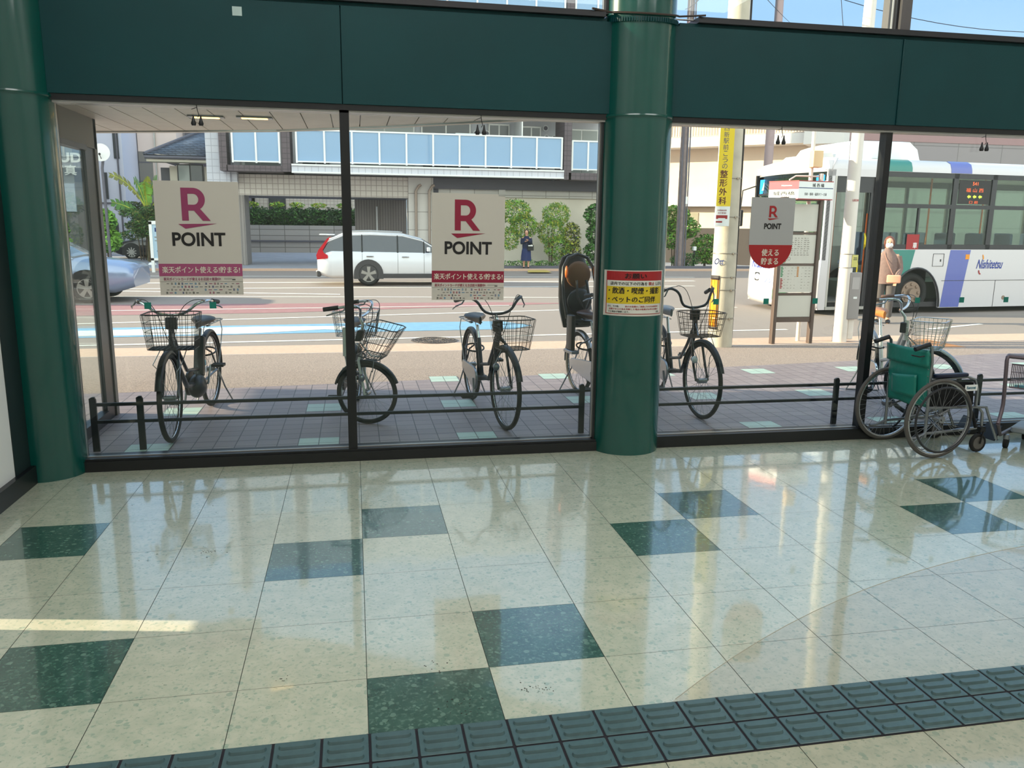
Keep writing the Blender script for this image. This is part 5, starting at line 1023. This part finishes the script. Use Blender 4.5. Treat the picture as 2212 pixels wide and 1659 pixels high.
P_('grey_fascia_band',(3.36,29.7,3.02,11,30.6,3.46,GRF),(3.36,29.9,-.2,3.6,30.2,3.02,GRF)); P_('stone_band',(3.6,29.95,2.72,11,30.3,3.02,STN)); P_('ground_wall',(3.6,30.1,-.2,11,30.4,2.75,mat('wall_cream',(232,222,206),.8,noise=(.8,.1))))
# road-side shadow casters further left along the same street
m=MB(); m.bx(-60,30,-.25,-13.8,33.8,13,TB_); tag(m.build('terrace_building',smooth=0),'long terrace further left along the far side of the road','building')
# left cluster
wbld=E('white_rendered_house',(-15,42,-.25),0,'tall white rendered building at the left, behind the banana plant','building')
WB=mat('render_bluewhite',(214,216,232),.8); 
def part(root,name,*bs):
    m=MB(); o=root.location
    for b_ in bs: m.bx(b_[0]-o.x,b_[1]-o.y,b_[2]-o.z,b_[3]-o.x,b_[4]-o.y,b_[5]-o.z,b_[6])
    return m.build(name,root,smooth=0)
part(wbld,'wall',(-22,40,-.25,-11.35,50,7.4,WB)); 
for x0,z0,x1,z1 in ((-11.75,4.6,-11.5,7.0),(-12.3,2.6,-12.15,3.9),(-12.0,.6,-11.8,1.4),(-14.5,3.5,-13.5,5.0)): part(wbld,'window',(x0,39.93,z0,x1,40,z1,WND))
part(wbld,'drain_pipe',(-11.62,39.9,-.2,-11.55,39.98,7.4,GRS)); part(wbld,'string_course',(-22,39.94,2.35,-11.35,40,2.43,GRS))
b=E('pink_rendered_house',(-10,44,-.25),0,'pale pink rendered building between the white building and the tiled roof','building'); part(b,'wall',(-11.3,43,-.25,-9.3,52,7.4,mat('render_pinkish',(232,212,202),.8)),(-11.3,42.98,-.25,-10.6,43.02,5.2,GRY)); part(b,'drain_pipe',(-10.45,42.9,-.2,-10.38,43,7.4,ALU)); part(b,'wall_joint',(-11.3,42.97,4.6,-10.6,43,4.66,GRS),(-11.3,42.97,3.6,-10.6,43,3.66,GRS))
b=E('grey_balcony_building',(-7,44,-.25),0,'building with a grey panelled balcony above the tiled roof','building'); part(b,'wall',(-9.2,46,-.25,-6,54,7.6,mat('render_greyviolet',(116,110,124),.8))); part(b,'balcony_panel',(-9.2,44.8,5.6,-6.9,45.0,6.9,GRS)); part(b,'white_band',(-9.2,44.75,5.0,-6.6,45.1,5.55,WHP)); part(b,'window',(-9.0,45.9,6.6,-7.4,46,7.3,CUR))
h=E('tiled_roof_house',(-7,35,-.25),0,'small cream house with a dark tiled roof and curtained window, left of the apartments','building')
part(h,'wall',(-7.95,34,-.25,-5.7,39,3.95,mat('house_cream',(212,202,186),.85))); part(h,'side_wall',(-8.45,34.6,-.25,-7.95,39,3.9,GRS))
part(h,'window_frame',(-7.62,33.93,3.15,-6.5,34,4.03,BLK)); part(h,'window_pane',(-7.56,33.9,3.2,-7.1,33.93,3.98,CUR),(-7.04,33.9,3.2,-6.56,33.93,3.98,WND))
m=MB(); RT=tiled('roof_tile',(74,82,98),(96,106,124),(40,44,54),.3,.09,.02,.35)
m.add([(-1.75,-1.9,4.52),(1.4,-1.9,4.52),(1.4,1.5,6.2),(.9,1.5,6.2)],[(0,1,2,3)],RT); m.add([(-1.75,-1.9,4.52),(.9,1.5,6.2),(.9,4,6.2),(-1.75,4.5,4.52)],[(0,1,2,3)],RT); m.build('roof',h,solid=-.12)
m=MB(); m.tube([(-1.75,-1.9,4.62),(.9,1.5,6.3)],.1,GRS,8); m.tube([(-1.75,-1.92,4.5),(1.4,-1.92,4.5)],.07,GRS,8); m.build('ridge',h); m=MB(); m.bx(-1.7,-1.85,4.32,1.4,-1.0,4.42,mat('eave_cream',(206,198,180),.8)); m.build('eave',h)
# sign shop seen through the glass return
b=E('studio_shop',(-17,31,-.25),0,'grey shop with white studio lettering, seen through the glass return at the left','building'); part(b,'wall',(-20,34,-.25,-11.9,36,2.2,GRS),(-20,34,2.2,-11.9,36,6.3,mat('shop_grey',(150,156,162),.6)),(-20,33.9,1.9,-11.9,34,3.1,mat('awning_blue',(190,200,216),.6)))
m=MB(); q=at(150,353,33.85); s=Sheet(m,(q.x+17,33.85-31,q.z+.25),(1,0,0),(0,0,1),(0,-1,0)); s.text('STUDIO',.05,.25,.42,WHP,1,.04,w=2.3); s.text('スト写真',-.75,-.28,.42,WHP,1,.04,w=2.0); m.build('lettering',b,smooth=0)
# right-hand building
hb_=E('hedge_house',(-3,48,-.25),0,'low beige house behind the clipped hedge','building'); part(hb_,'wall',(-5.8,47,-.25,2.5,52,4.6,TB_)); part(hb_,'window',(-5,46.95,2.3,-4,47,3.4,WND))
bB=E('corner_building',(21.3,30,-.25),0,'large beige and grey building with balconies behind the bus','building'); o_=bB.location
A0,A1=Vector((13.2,37.1,0)),Vector((21.3,30,0)); dA=(A1-A0).normalized(); nA=Vector((dA.y,-dA.x,0))
def slab(nm,u0,u1,d0,d1,z0,z1,M):
    m=MB(); P=[A0+dA*u0+nA*d0,A0+dA*u1+nA*d0,A0+dA*u1+nA*d1,A0+dA*u0+nA*d1]; m.prism([(p.x-o_.x,p.y-o_.y) for p in P],(0,0,z0+.25),(1,0,0),(0,1,0),(0,0,z1-z0),M); return m.build(nm,bB,smooth=0)
LA=(A1-A0).length
slab('side_wall',-6,LA,-.3,0,-.25,8.6,PNK); slab('balcony_slab',-6,LA+.4,0,1.1,5.35,5.8,mat('slab_white',(232,226,220),.7)); slab('eave',-6,3.0,0,.9,2.75,2.95,mat('slab_white',(0,0,0))); slab('eave',3.5,LA,0,.5,2.55,2.7,mat('slab_white',(0,0,0)))
slab('end_box',LA-.5,LA+1.2,.0,1.5,5.25,6.1,mat('slab_white',(0,0,0)))
m=MB(); 
for i in range(120):
    u=-5+ (LA+5.3)*i/119; p=A0+dA*u+nA*1.0; m.tube([(p.x-o_.x,p.y-o_.y,6.05),(p.x-o_.x,p.y-o_.y,7.3)],.022,mat('railing_beige',(196,176,160),.6),4)
for z in (6.08,7.3): a,b_=A0+dA*-5+nA*1.0,A0+dA*(LA+.3)+nA*1.0; m.tube([(a.x-o_.x,a.y-o_.y,z),(b_.x-o_.x,b_.y-o_.y,z)],.035,mat('railing_beige',(0,0,0)),5)
m.build('balcony_railing',bB)
for u in (3.4,4.6): slab('small_window',u,u+.55,0,.03,1.7,2.25,mat('small_pane',(170,160,140),.3)); 
slab('dark_fence',-4,LA,1.6,1.7,-.25,1.5,mat('louvre',(72,62,58),.7))
m=MB(); GB=tiled('grey_big_panel',(150,142,142),(146,138,140),(118,112,112),2.4,1.9,.02,.7); m.bx(0,0,0,26,12,8.9,GB); m.build('front_wall',bB,smooth=0)
m=MB(); m.bx(0,-.03,5.85,26,0,6.3,TBR if False else mat('stripe_mauve',(160,128,128),.7)); m.build('wall_stripe',bB,smooth=0)
m=MB(); m.add([(2,0,9.0),(8.5,0,9.0),(7,0,10.4),(3.6,0,10.4)],[(0,1,2,3)],mat('slab_white',(0,0,0))); m.build('roof_parapet',bB,solid=.3)
# ================================================================ hedge, garden and trees
def foliage(name,blobs,n,sz,M,parent=None,seed=1,droop=0,asp=.45,flat_=0):
    R=random.Random(seed); m=MB(); M2=M if isinstance(M,(list,tuple)) else [M]; ks=[m.mi(q) for q in M2]; tot=sum(b_[3]*b_[4]*b_[5] for b_ in blobs)
    for b_ in blobs:
        x,y,z,rx,ry,rz=b_; cnt=max(12,int(n*rx*ry*rz/tot))
        for i in range(cnt):
            u=R.uniform(-1,1); a=R.uniform(0,2*PI); q=math.sqrt(1-u*u); rad=R.uniform(.55,1.05)**.6
            c=Vector((x+rx*q*math.cos(a)*rad,y+ry*q*math.sin(a)*rad,z+rz*u*rad))
            d=Vector((R.gauss(0,1),R.gauss(0,1),R.gauss(0,.6)-droop)).normalized(); w=d.cross(Vector((R.gauss(0,1),R.gauss(0,1),R.gauss(0,1)))).normalized(); s=sz*R.uniform(.6,1.3); nn=d.cross(w)
            o=len(m.v); m.v+=[tuple(c-d*s),tuple(c+w*s*asp+nn*s*.12),tuple(c+d*s),tuple(c-w*s*asp+nn*s*.12)]; m.f.append((o,o+1,o+2,o+3)); m.m.append(R.choice(ks))
    return m.build(name,parent,smooth=0)
def leafmat(n,c,a=.35): 
    m=mat(n,c,.55,noise=(3,a)); return m
LG1=leafmat('leaf_bright',(120,170,60)); LG2=leafmat('leaf_mid',(78,126,54)); LG3=leafmat('leaf_dark',(44,76,40)); LG4=leafmat('leaf_yellow',(170,176,60)); BARK=mat('bark',(96,80,64),.9,noise=(10,.2)); LG5=leafmat('leaf_olive',(120,124,66))
def shrub(name,loc,blobs,n,sz,M,label,cat='shrub',seed=1,stems=3,h=1.0,droop=0,asp=.45,group=None):
    t=E(name,loc,0,label,cat,group); foliage('foliage',blobs,n,sz,M,t,seed,droop,asp); R=random.Random(seed); m=MB()
    for i in range(stems):
        a=R.uniform(0,2*PI); m.tube([(.1*math.cos(a),.1*math.sin(a),0),(.15*math.cos(a),.15*math.sin(a),h*.5),(.3*math.cos(a),.2*math.sin(a),h)],[.03,.025,.012],BARK,6)
    m.build('stem',t); return t
G_=-.2
t=E('hedge',(-3.3,44.95,G_),0,'long clipped dark green hedge above the block wall behind the garage','hedge'); R=random.Random(4)
foliage('foliage',[(-4+i*1.0,.1,1.98,.75,.45,.62) for i in range(9)],9000,.09,[LG3,LG3,LG2],t,3)
foliage('new_growth',[(-3.6+i*1.3+R.uniform(-.3,.3),.2,2.72,.45,.3,.16) for i in range(7)],900,.09,[LG1,LG4],t,7)
m=MB(); m.bx(-4.6,.0,1.2,4.8,.35,2.45,LG3); m.build('hedge_core',t)
BKW=tiled('block_wall',(176,170,164),(164,158,154),(116,110,106),1.4,.34,.02,.9); m=MB(); m.bx(-9,44,-.25,1,44.3,1.35,BKW); m.bx(-9,43.9,.42,1,44.02,.50,GRS); tag(m.build('block_wall',smooth=0),'grey concrete block wall under the hedge behind the garage','wall')
shrub('bamboo_shrub',(6.9,28.3,G_),[(-.3,0,2.3,.7,.5,.5),(.1,0,1.7,.6,.5,.5),(-.5,0,1.2,.4,.4,.5)],2600,.085,[LG1,LG2,LG4],'bright green bushy plant behind the person in navy, beside the poster',seed=2,h=1.9,droop=.5,asp=.25)
shrub('bamboo_shrub',(8.2,28.4,G_),[(.2,0,2.2,.6,.5,.5),(0,0,1.5,.6,.45,.6),(.3,0,.8,.6,.45,.5)],3000,.085,[LG1,LG2,LG4],'drooping bright bamboo plant right of the person in navy',seed=5,h=1.8,droop=.9,asp=.2)
shrub('reddish_shrub',(9.1,28.5,G_),[(0,0,1.3,.4,.4,.6),(.0,0,.6,.45,.4,.5)],1500,.07,[LG5,LG3,LG4],'thin olive shrub between the bamboo and the tree by the pillar',seed=6,h=1.5)
shrub('round_leaf_tree',(10.2,28.3,G_),[(0,0,2.2,.6,.5,.5),(.1,0,1.4,.6,.5,.5),(-.1,0,.7,.5,.45,.4)],2400,.075,[LG2,LG3,LG2],'rounded green tree just left of the round pillar',seed=8,h=1.8,asp=.6)
m=MB(); 
t=E('ground_cover',(8.6,28.0,-.2),0,'low green ground cover along the garden edge','ground cover'); t['kind']='stuff'; foliage('foliage',[(-2.4+i*.55,0,.12,.4,.5,.2) for i in range(10)],2500,.06,[LG2,LG3,LG1],t,9,0,.3)
shrub('garden_tree',(14.0,29.0,G_),[(0,0,2.2,.6,.5,.5),(.3,0,1.7,.8,.6,.5),(-.2,0,1.2,.6,.5,.4)],2800,.08,[LG2,LG1,LG5],'leafy garden tree right of the round pillar, by the dark louvre fence',seed=12,h=1.9,asp=.5)
shrub('garden_shrub',(15.6,29.3,G_),[(0,0,.9,.7,.5,.55),(.2,0,.45,.6,.5,.35)],1800,.075,[LG1,LG2,LG5],'rounded shrub left of the concrete pole',seed=13,h=.9,asp=.5)
shrub('garden_shrub',(14.1,28.0,G_),[(0,0,.35,.7,.4,.3)],900,.06,[LG3,LG2],'low dark shrub at the kerb right of the round pillar',seed=14,h=.4,asp=.3)
m=MB(); m.bx(6.0,27.3,-.2,11.2,27.45,-.08,GRS); m.bx(12.5,27.3,-.2,18,27.45,-.08,GRS); S(m,'trim_garden_edge')
m=MB(); c=at(1484,540,28); m.bx(14.55,28.2,-.2,14.62,28.26,.62,BPL); m.bx(14.52,28.15,.55,14.65,28.3,.72,WHP); tag(m.build('garden_light'),'small white garden light in the shrubs right of the pillar','light')
# banana plant and pines, left
t=E('banana_plant',(-8.75,33,G_),0,'tall banana plant with ragged leaves at the left, above the black car','plant')
def bleaf(m,base,dirx,diry,h,spread,wd,M,R):
    P=[Vector(base)+Vector((dirx*spread*k**1.4,diry*spread*k,h*(k-.28*k*k*k))) for k in [i/10 for i in range(11)]]
    d=Vector((dirx,diry,0)).normalized() if (dirx or diry) else Vector((1,0,0)); sd=Vector((-d.y,d.x,0)) if abs(dirx)<.3 else Vector((0,0,1))
    for i in range(2,10):
        for s in (-1,1):
            w=wd*math.sin(PI*(i-1)/9.5)**.6; a,b_=P[i],P[i+1]; q=R.uniform(.8,1.1); sag=Vector((0,0,-.25*w*R.random())); side=(sd*s+Vector((0,0,-.35))).normalized()
            m.add([a,b_,b_+side*w*q+sag+(b_-a)*.3,a.lerp(b_,.1)+side*w*q+sag+(b_-a)*.5],[(0,1,2,3)],M)
    m.tube(P,[.04]*3+[.025]*5+[.012]*3,LG4,5)
R=random.Random(21)
for dx,dy,h,sp,wd,M,z in ((-.9,-.2,2.3,1.5,.20,LG5,2.0),(-.45,-.1,2.4,1.0,.3,LG2,1.7),(-.1,-.3,2.1,.5,.36,LG1,1.9),(.5,-.2,2.2,1.0,.32,LG2,1.9),(.9,0,1.9,1.6,.2,LG5,1.9),(.8,-.1,1.4,1.7,.24,LG2,1.7),(-.9,0,1.4,1.6,.26,LG2,1.5),(-.6,-.2,1.2,.9,.36,LG1,.9),(.2,-.1,2.0,.5,.3,LG4,2.2),(1,0,1.0,1.9,.18,LG5,1.9)):
    m=MB(); bleaf(m,(0,0,z),dx,dy,h,sp,wd,M,R); m.build('leaf',t)
m=MB(); m.tube([(0,0,0),(.02,0,1.2),(0,0,2.4)],[.16,.13,.08],LG5,10); m.build('trunk',t)
for i,(x,y,zz,l) in enumerate(((-9.3,34,1.7,'dark cloud-pruned pine left of the banana plant'),(-7.9,33.5,1.55,'dark pine branches right of the banana plant, beside the poster'),(-8.7,32.4,1.5,'dark pine below the banana plant, above the black car'))):
    shrub('pine',(x,y,G_),[(RND.uniform(-.7,.7),0,zz+RND.uniform(-.5,.7),.5,.35,.22) for k in range(10)],5200,.07,[LG3,LG3,LG2,LG5],l,'tree',seed=30+i,h=1.6,asp=.28)
shrub('bright_bush',(-9.75,30,G_),[(0,0,1.7,.45,.4,.5),(.1,0,1.0,.5,.4,.5)],1400,.11,[LG1,LG1,LG2],'bright green bush beside the entrance post at the left',seed=41,h=1.2,asp=.5)
shrub('bright_bush',(-11.6,29.5,G_),[(0,0,1.4,.7,.4,.5),(.1,0,.9,.6,.4,.4)],1400,.11,[LG2,LG3,LG1],'green bush seen through the glass return at the left',seed=42,h=1.0,asp=.5)
# satellite dish on a pole
t=E('satellite_dish',(-9.0,27.2,G_),0,'round white dish on a thin dark pole, beside the entrance post at the left','dish'); q=at(221,330,27.2)
m=MB(); m.tube([(.15,0,0),(.12,0,3.6),(.2,0,4.1)],.05,GRS,8); m.build('pole',t); zz=q.z-G_; xx=q.x+9.0
m=MB(); m.loft([[(xx+r_*math.cos(a),-.1-d_,zz+r_*math.sin(a)) for a in [2*PI*i/28 for i in range(28)]] for r_,d_ in ((.02,.0),(.15,.01),(.26,.05),(.31,.09))],WHP); m.build('dish_bowl',t); m=MB(); m.tube([(xx,-.1,zz-.28),(xx,-.35,zz-.1)],.012,BPL,6); m.ell((xx,-.36,zz-.07),(.045,.05,.045),BPL,10); m.build('receiver',t)
# map board
t=E('map_board',(-6.45,25.6,ground(25.6)),0,'white framed street map board beside the first poster, in front of the black car','map board')
m=MB(); m.bx(-.62,-.06,0,-.52,.04,1.78,WHP); m.bx(.72,-.06,0,.82,.04,1.78,WHP); m.bx(-.62,-.06,1.68,.82,.04,1.80,WHP); m.bx(-.62,-.06,.42,.82,.04,.5,WHP); m.build('frame',t)
m=MB(); MP=mat('map_blue',(170,196,214),.4); m.bx(-.52,-.03,.5,.72,0,1.68,MP); s=Sheet(m,(0,-.031,0),(1,0,0),(0,0,1),(0,-1,0),.002); s.poly([(-.42,.75),(-.2,.9),(.1,.8),(.2,.66),(-.3,.66)],IBL,1); s.rect(-.44,1.42,-.36,1.56,INB,1); s.rect(-.46,1.22,-.25,1.25,IGR,1); s.rect(-.46,1.1,-.3,1.12,IGR,1); m.build('map_panel',t,smooth=0)
for i in range(5):
    m=MB(); x=-8.9+.55*i; m.ell((x,26.9+.4*(i%2)+2,-.14),(.16,.12,.09),WHP,12,lo=0); tag(m.build('kerb_stone'),'one of the pale rounded stones on the forecourt by the map board','stone','pale stones by the map board')
# far poles and wires
t=E('cable_pole',(13.65,27.6,G_),0,'dark weathered utility pole with cables, just right of the round pillar','utility pole'); m=MB(); m.tube([(0,0,0),(-.05,0,12)],[.19,.13],WOO,16); m.build('shaft',t)
m=MB(); 
for dx in (-.18,.17,.05): m.tube([(dx,-.18,0),(dx*.9,-.18,3),(dx*.8,-.17,7),(dx*.6,-.14,12)],.028,GRS,6)
m.build('conduit',t); m=MB(); m.bx(.06,-.24,2.7,.14,-.2,3.0,WHP); m.build('number_tag',t)
t=E('steel_lamp_post',(17.45,27.6,G_),0,'grey post rising behind the bus roof, between the two utility poles','utility pole'); m=MB(); m.tube([(0,0,0),(0,0,13)],[.2,.16],mat('post_mauve',(168,146,146),.7),14); m.build('shaft',t); m=MB(); m.tube([(-.2,-.12,6),(-.2,-.1,12.5)],.03,GRS,6); m.build('conduit',t)
WIRE=mat('wire',(40,42,52),.7)
for i,(a,b_,sag,l) in enumerate((((1480,20,27.6),(1560,-60,5.4),.1,'short thin cable left of the concrete pole in the upper window'),((1605,-60,5.4),(1720,60,27.6),.05,'cable sloping down to the grey post in the upper window'),((1780,-15,20),(2260,70,20),.3,'long thin overhead cable crossing the upper right window'),((1815,-30,22),(1826,120,22),.0,'thin vertical cable in the upper right window'))):
    p,q=at(*a),at(*b_); m=MB(); m.tube([p.lerp(q,k/10)-Vector((0,0,sag*4*(k/10)*(1-k/10))) for k in range(11)],.012 if a[2]>10 else .006,WIRE,5); tag(m.build('overhead_cable'),l,'cable')
# ================================================================ people
SKN=mat('skin',(214,162,132),.55); HAIR=mat('hair_dark',(58,38,30),.5); HAIRB=mat('hair_black',(24,22,26),.5)
def skin_body(name,parent,joints,edges,rad,M,root=0,sub=2):
    me=bpy.data.meshes.new(name); me.from_pydata(joints,edges,[]); me.materials.append(M); o=bpy.data.objects.new(name,me); COL.objects.link(o); o.parent=parent
    md=o.modifiers.new('s','SKIN'); md.use_smooth_shade=True
    if not me.skin_vertices: me.attributes.new
    bpy.context.view_layer.objects.active=o
    for i,v in enumerate(me.skin_vertices[0].data): v.radius=(rad[i],rad[i]); v.use_root=(i==root)
    sb=o.modifiers.new('u','SUBSURF'); sb.levels=sb.render_levels=sub; return o
def person(loc,rz,H,label,pose,skin,hair):
    t=E('person',loc,rz,label,'person'); k=H/1.6; J=[];ED=[];RD=[]
    def j(x,y,z,r,pr=None):
        J.append((x*k,y*k,z*k)); RD.append(r*k)
        if pr is not None: ED.append((pr,len(J)-1))
        return len(J)-1
    pel=j(0,0,.86,.12); ab=j(0,0,1.0,.105,pel); ch=j(0,0,1.18,.12,ab); nk0=j(0,.0,1.31,.06,ch); nk=j(0,-.01,1.38,.045,nk0); hd=j(0,-.015,1.45,.075,nk); hd2=j(0,-.01,1.53,.07,hd)
    for s in (-1,1):
        hp=j(s*.085,0,.80,.085,pel); kn=j(s*.09,-.02+(.02 if s>0 else 0),.45,.055,hp); an=j(s*.095,.01,.08,.036,kn); he=j(s*.095,-.04,.035,.034,an); j(s*.10,-.16,.025,.028,he)
        sh=j(s*.155,0,1.26,.055,ch); el,ha=pose[s]; e_=j(*el,.042,sh); w_=j(*ha,.027,e_); d=(Vector(ha)-Vector(el)).normalized(); u=Vector((0,0,1)).cross(d); u=u.normalized() if u.length>.1 else Vector((1,0,0)); pm=Vector(ha)+d*.05; p_=j(*pm,.03,w_)
        for q in range(4):
            f0=pm+d*.035+u*(.014*(q-1.5)); a1=j(*f0,.0095,p_); f1=f0+d*.03+Vector((0,0,-.008)); a2=j(*f1,.0085,a1); f2=f1+d*.018+Vector((0,0,-.016)); j(*f2,.0075,a2)
        th=pm-d*.01+u*.035*s; a1=j(*th,.010,p_); j(*(th+d*.03+u*.012*s),.009,a1)
    body=skin_body('body',t,J,ED,RD,skin)
    m=MB(); c=(0,-.02*k,1.495*k); m.ell(c,(.073*k,.09*k,.105*k),skin,20); m.ell((0,-.112*k,1.485*k),(.012*k,.02*k,.02*k),skin,8)
    for s in (-1,1): m.ell((s*.075*k,-.01*k,1.49*k),(.01*k,.018*k,.028*k),skin,8); m.ell((s*.028*k,-.103*k,1.51*k),(.012*k,.006*k,.007*k),HAIRB,8)
    m.ell((0,-.105*k,1.448*k),(.022*k,.008*k,.006*k),mat('lips',(170,90,84),.5),8); m.build('face',t)
    m=MB(); m.ell((0,.012*k,1.53*k),(.088*k,.095*k,.095*k),hair,20); 
    m.ell((0,.045*k,1.47*k),(.085*k,.06*k,.10*k),hair,16)
    for s in (-1,1): m.ell((s*.075*k,-.02*k,1.50*k),(.022*k,.05*k,.06*k),hair,10)
    m.build('hair',t); return t,k
def garment(t,name,k,rows,M,n=24,fold=.03):
    R_=[]
    for z,rx,ry,cy in rows: R_.append([Vector((rx*k*math.cos(a)*(1+fold*math.sin(7*a+z*9)),cy*k+ry*k*math.sin(a)*(1+fold*math.sin(5*a+z*7)),z*k)) for a in [2*PI*i/n for i in range(n)]])
    m=MB(); m.loft(R_,M,caps=True); return m.build(name,t,smooth=60)
def sleeve(t,k,sh,el,wr,M,r=(.07,.06,.045)):
    m=MB(); m.tube([tuple(v*k for v in p) for p in (sh,tuple((a+b_)/2 for a,b_ in zip(sh,el)),el,tuple((a+b_)/2 for a,b_ in zip(el,wr)),wr)],[r[0]*k,r[0]*k,r[1]*k,r[1]*.95*k,r[2]*k],M,12); return m.build('sleeve',t)
KN=mat('grey_knit',(128,104,98),.9,noise=(30,.12),bump=(60,.4)); TRO=mat('grey_trousers',(92,84,82),.9); MSK=mat('face_mask',(226,222,226),.8); PBAG=mat('pink_bag',(226,160,132),.5)
pose={-1:((-.21,.02,1.02),(-.23,-.06,.80)),1:((.22,-.0,1.02),(.17,-.14,.84))}
t,k=person((9.56,7.95,ground(7.95)),math.radians(-32),1.56,'person in a grey knit top, mask and crossbody bag, standing in front of the bus',pose,SKN,mat('hair_auburn',(112,60,42),.5))
garment(t,'knit_top',k,[(.74,.185,.135,0),(.80,.19,.14,0),(.95,.185,.135,0),(1.10,.19,.13,0),(1.24,.175,.115,0),(1.31,.12,.09,0),(1.36,.075,.07,-.005),(1.40,.07,.065,-.01)],KN)
for s in (-1,1): sleeve(t,k,(s*.165,0,1.25),pose[s][0],pose[s][1],KN)
for s in (-1,1): m=MB(); m.tube([tuple(v*k for v in p) for p in ((s*.085,0,.86),(s*.09,-.01,.62),(s*.09,-.02,.42),(s*.095,.01,.12))],[.10*k,.09*k,.075*k,.062*k],TRO,14); m.build('trouser_leg',t); m=MB(); m.ell((s*.1*k,-.07*k,.04*k),(.045*k,.13*k,.04*k),BPL,12); m.build('shoe',t)
m=MB(); m.ell((0,-.072*k,1.455*k),(.066*k,.058*k,.055*k),MSK,16); m.tube([(-.07*k,-.05*k,1.46*k),(-.078*k,-.01*k,1.49*k)],.002,MSK,4); m.build('face_mask',t)
m=MB(); m.tube([(-.08*k,-.09*k,1.33*k),(.0*k,-.16*k,1.12*k),(.10*k,-.17*k,.92*k)],.009,PBAG,6,flat=.4); st=m.build('bag_strap',t); m=MB(); m.rbox((.12*k,-.19*k,.84*k),(.24*k,.08*k,.15*k),PBAG,.03); m.build('crossbody_bag',t)
NV=mat('navy_cloth',(28,36,66),.9,noise=(20,.15)); NV2=mat('navy_skirt',(36,48,92),.9,noise=(12,.2))
pose={-1:((-.20,-.03,1.05),(-.05,-.20,1.12)),1:((.20,-.03,1.05),(.06,-.20,1.17))}
t,k=person((6.86,27.1,-.17),math.radians(-12),1.54,'person in navy top and skirt with dark bag, standing across the road',pose,SKN,HAIRB)
garment(t,'navy_top',k,[(.80,.17,.13,0),(.95,.175,.13,0),(1.12,.18,.13,0),(1.25,.17,.11,0),(1.32,.10,.08,0),(1.35,.06,.06,0)],NV)
for s in (-1,1): sleeve(t,k,(s*.165,0,1.25),pose[s][0],pose[s][1],NV)
garment(t,'pleated_skirt',k,[(.32,.22,.18,0),(.5,.21,.17,0),(.7,.19,.15,0),(.88,.16,.12,0)],NV2,36,.05)
for s in (-1,1): m=MB(); m.ell((s*.1*k,-.07*k,.035*k),(.045*k,.12*k,.035*k),BPL,12); m.build('shoe',t)
m=MB(); m.rbox((.18*k,-.17*k,.86*k),(.26*k,.09*k,.22*k),BPL,.03); m.tube([(.08*k,-.18*k,.95*k),(.12*k,-.19*k,1.08*k),(.24*k,-.19*k,1.08*k),(.28*k,-.18*k,.95*k)],.01,BPL,6); m.bx(.08*k,-.222*k,.93*k,.27*k,-.218*k,.97*k,WHP); m.build('tote_bag',t)
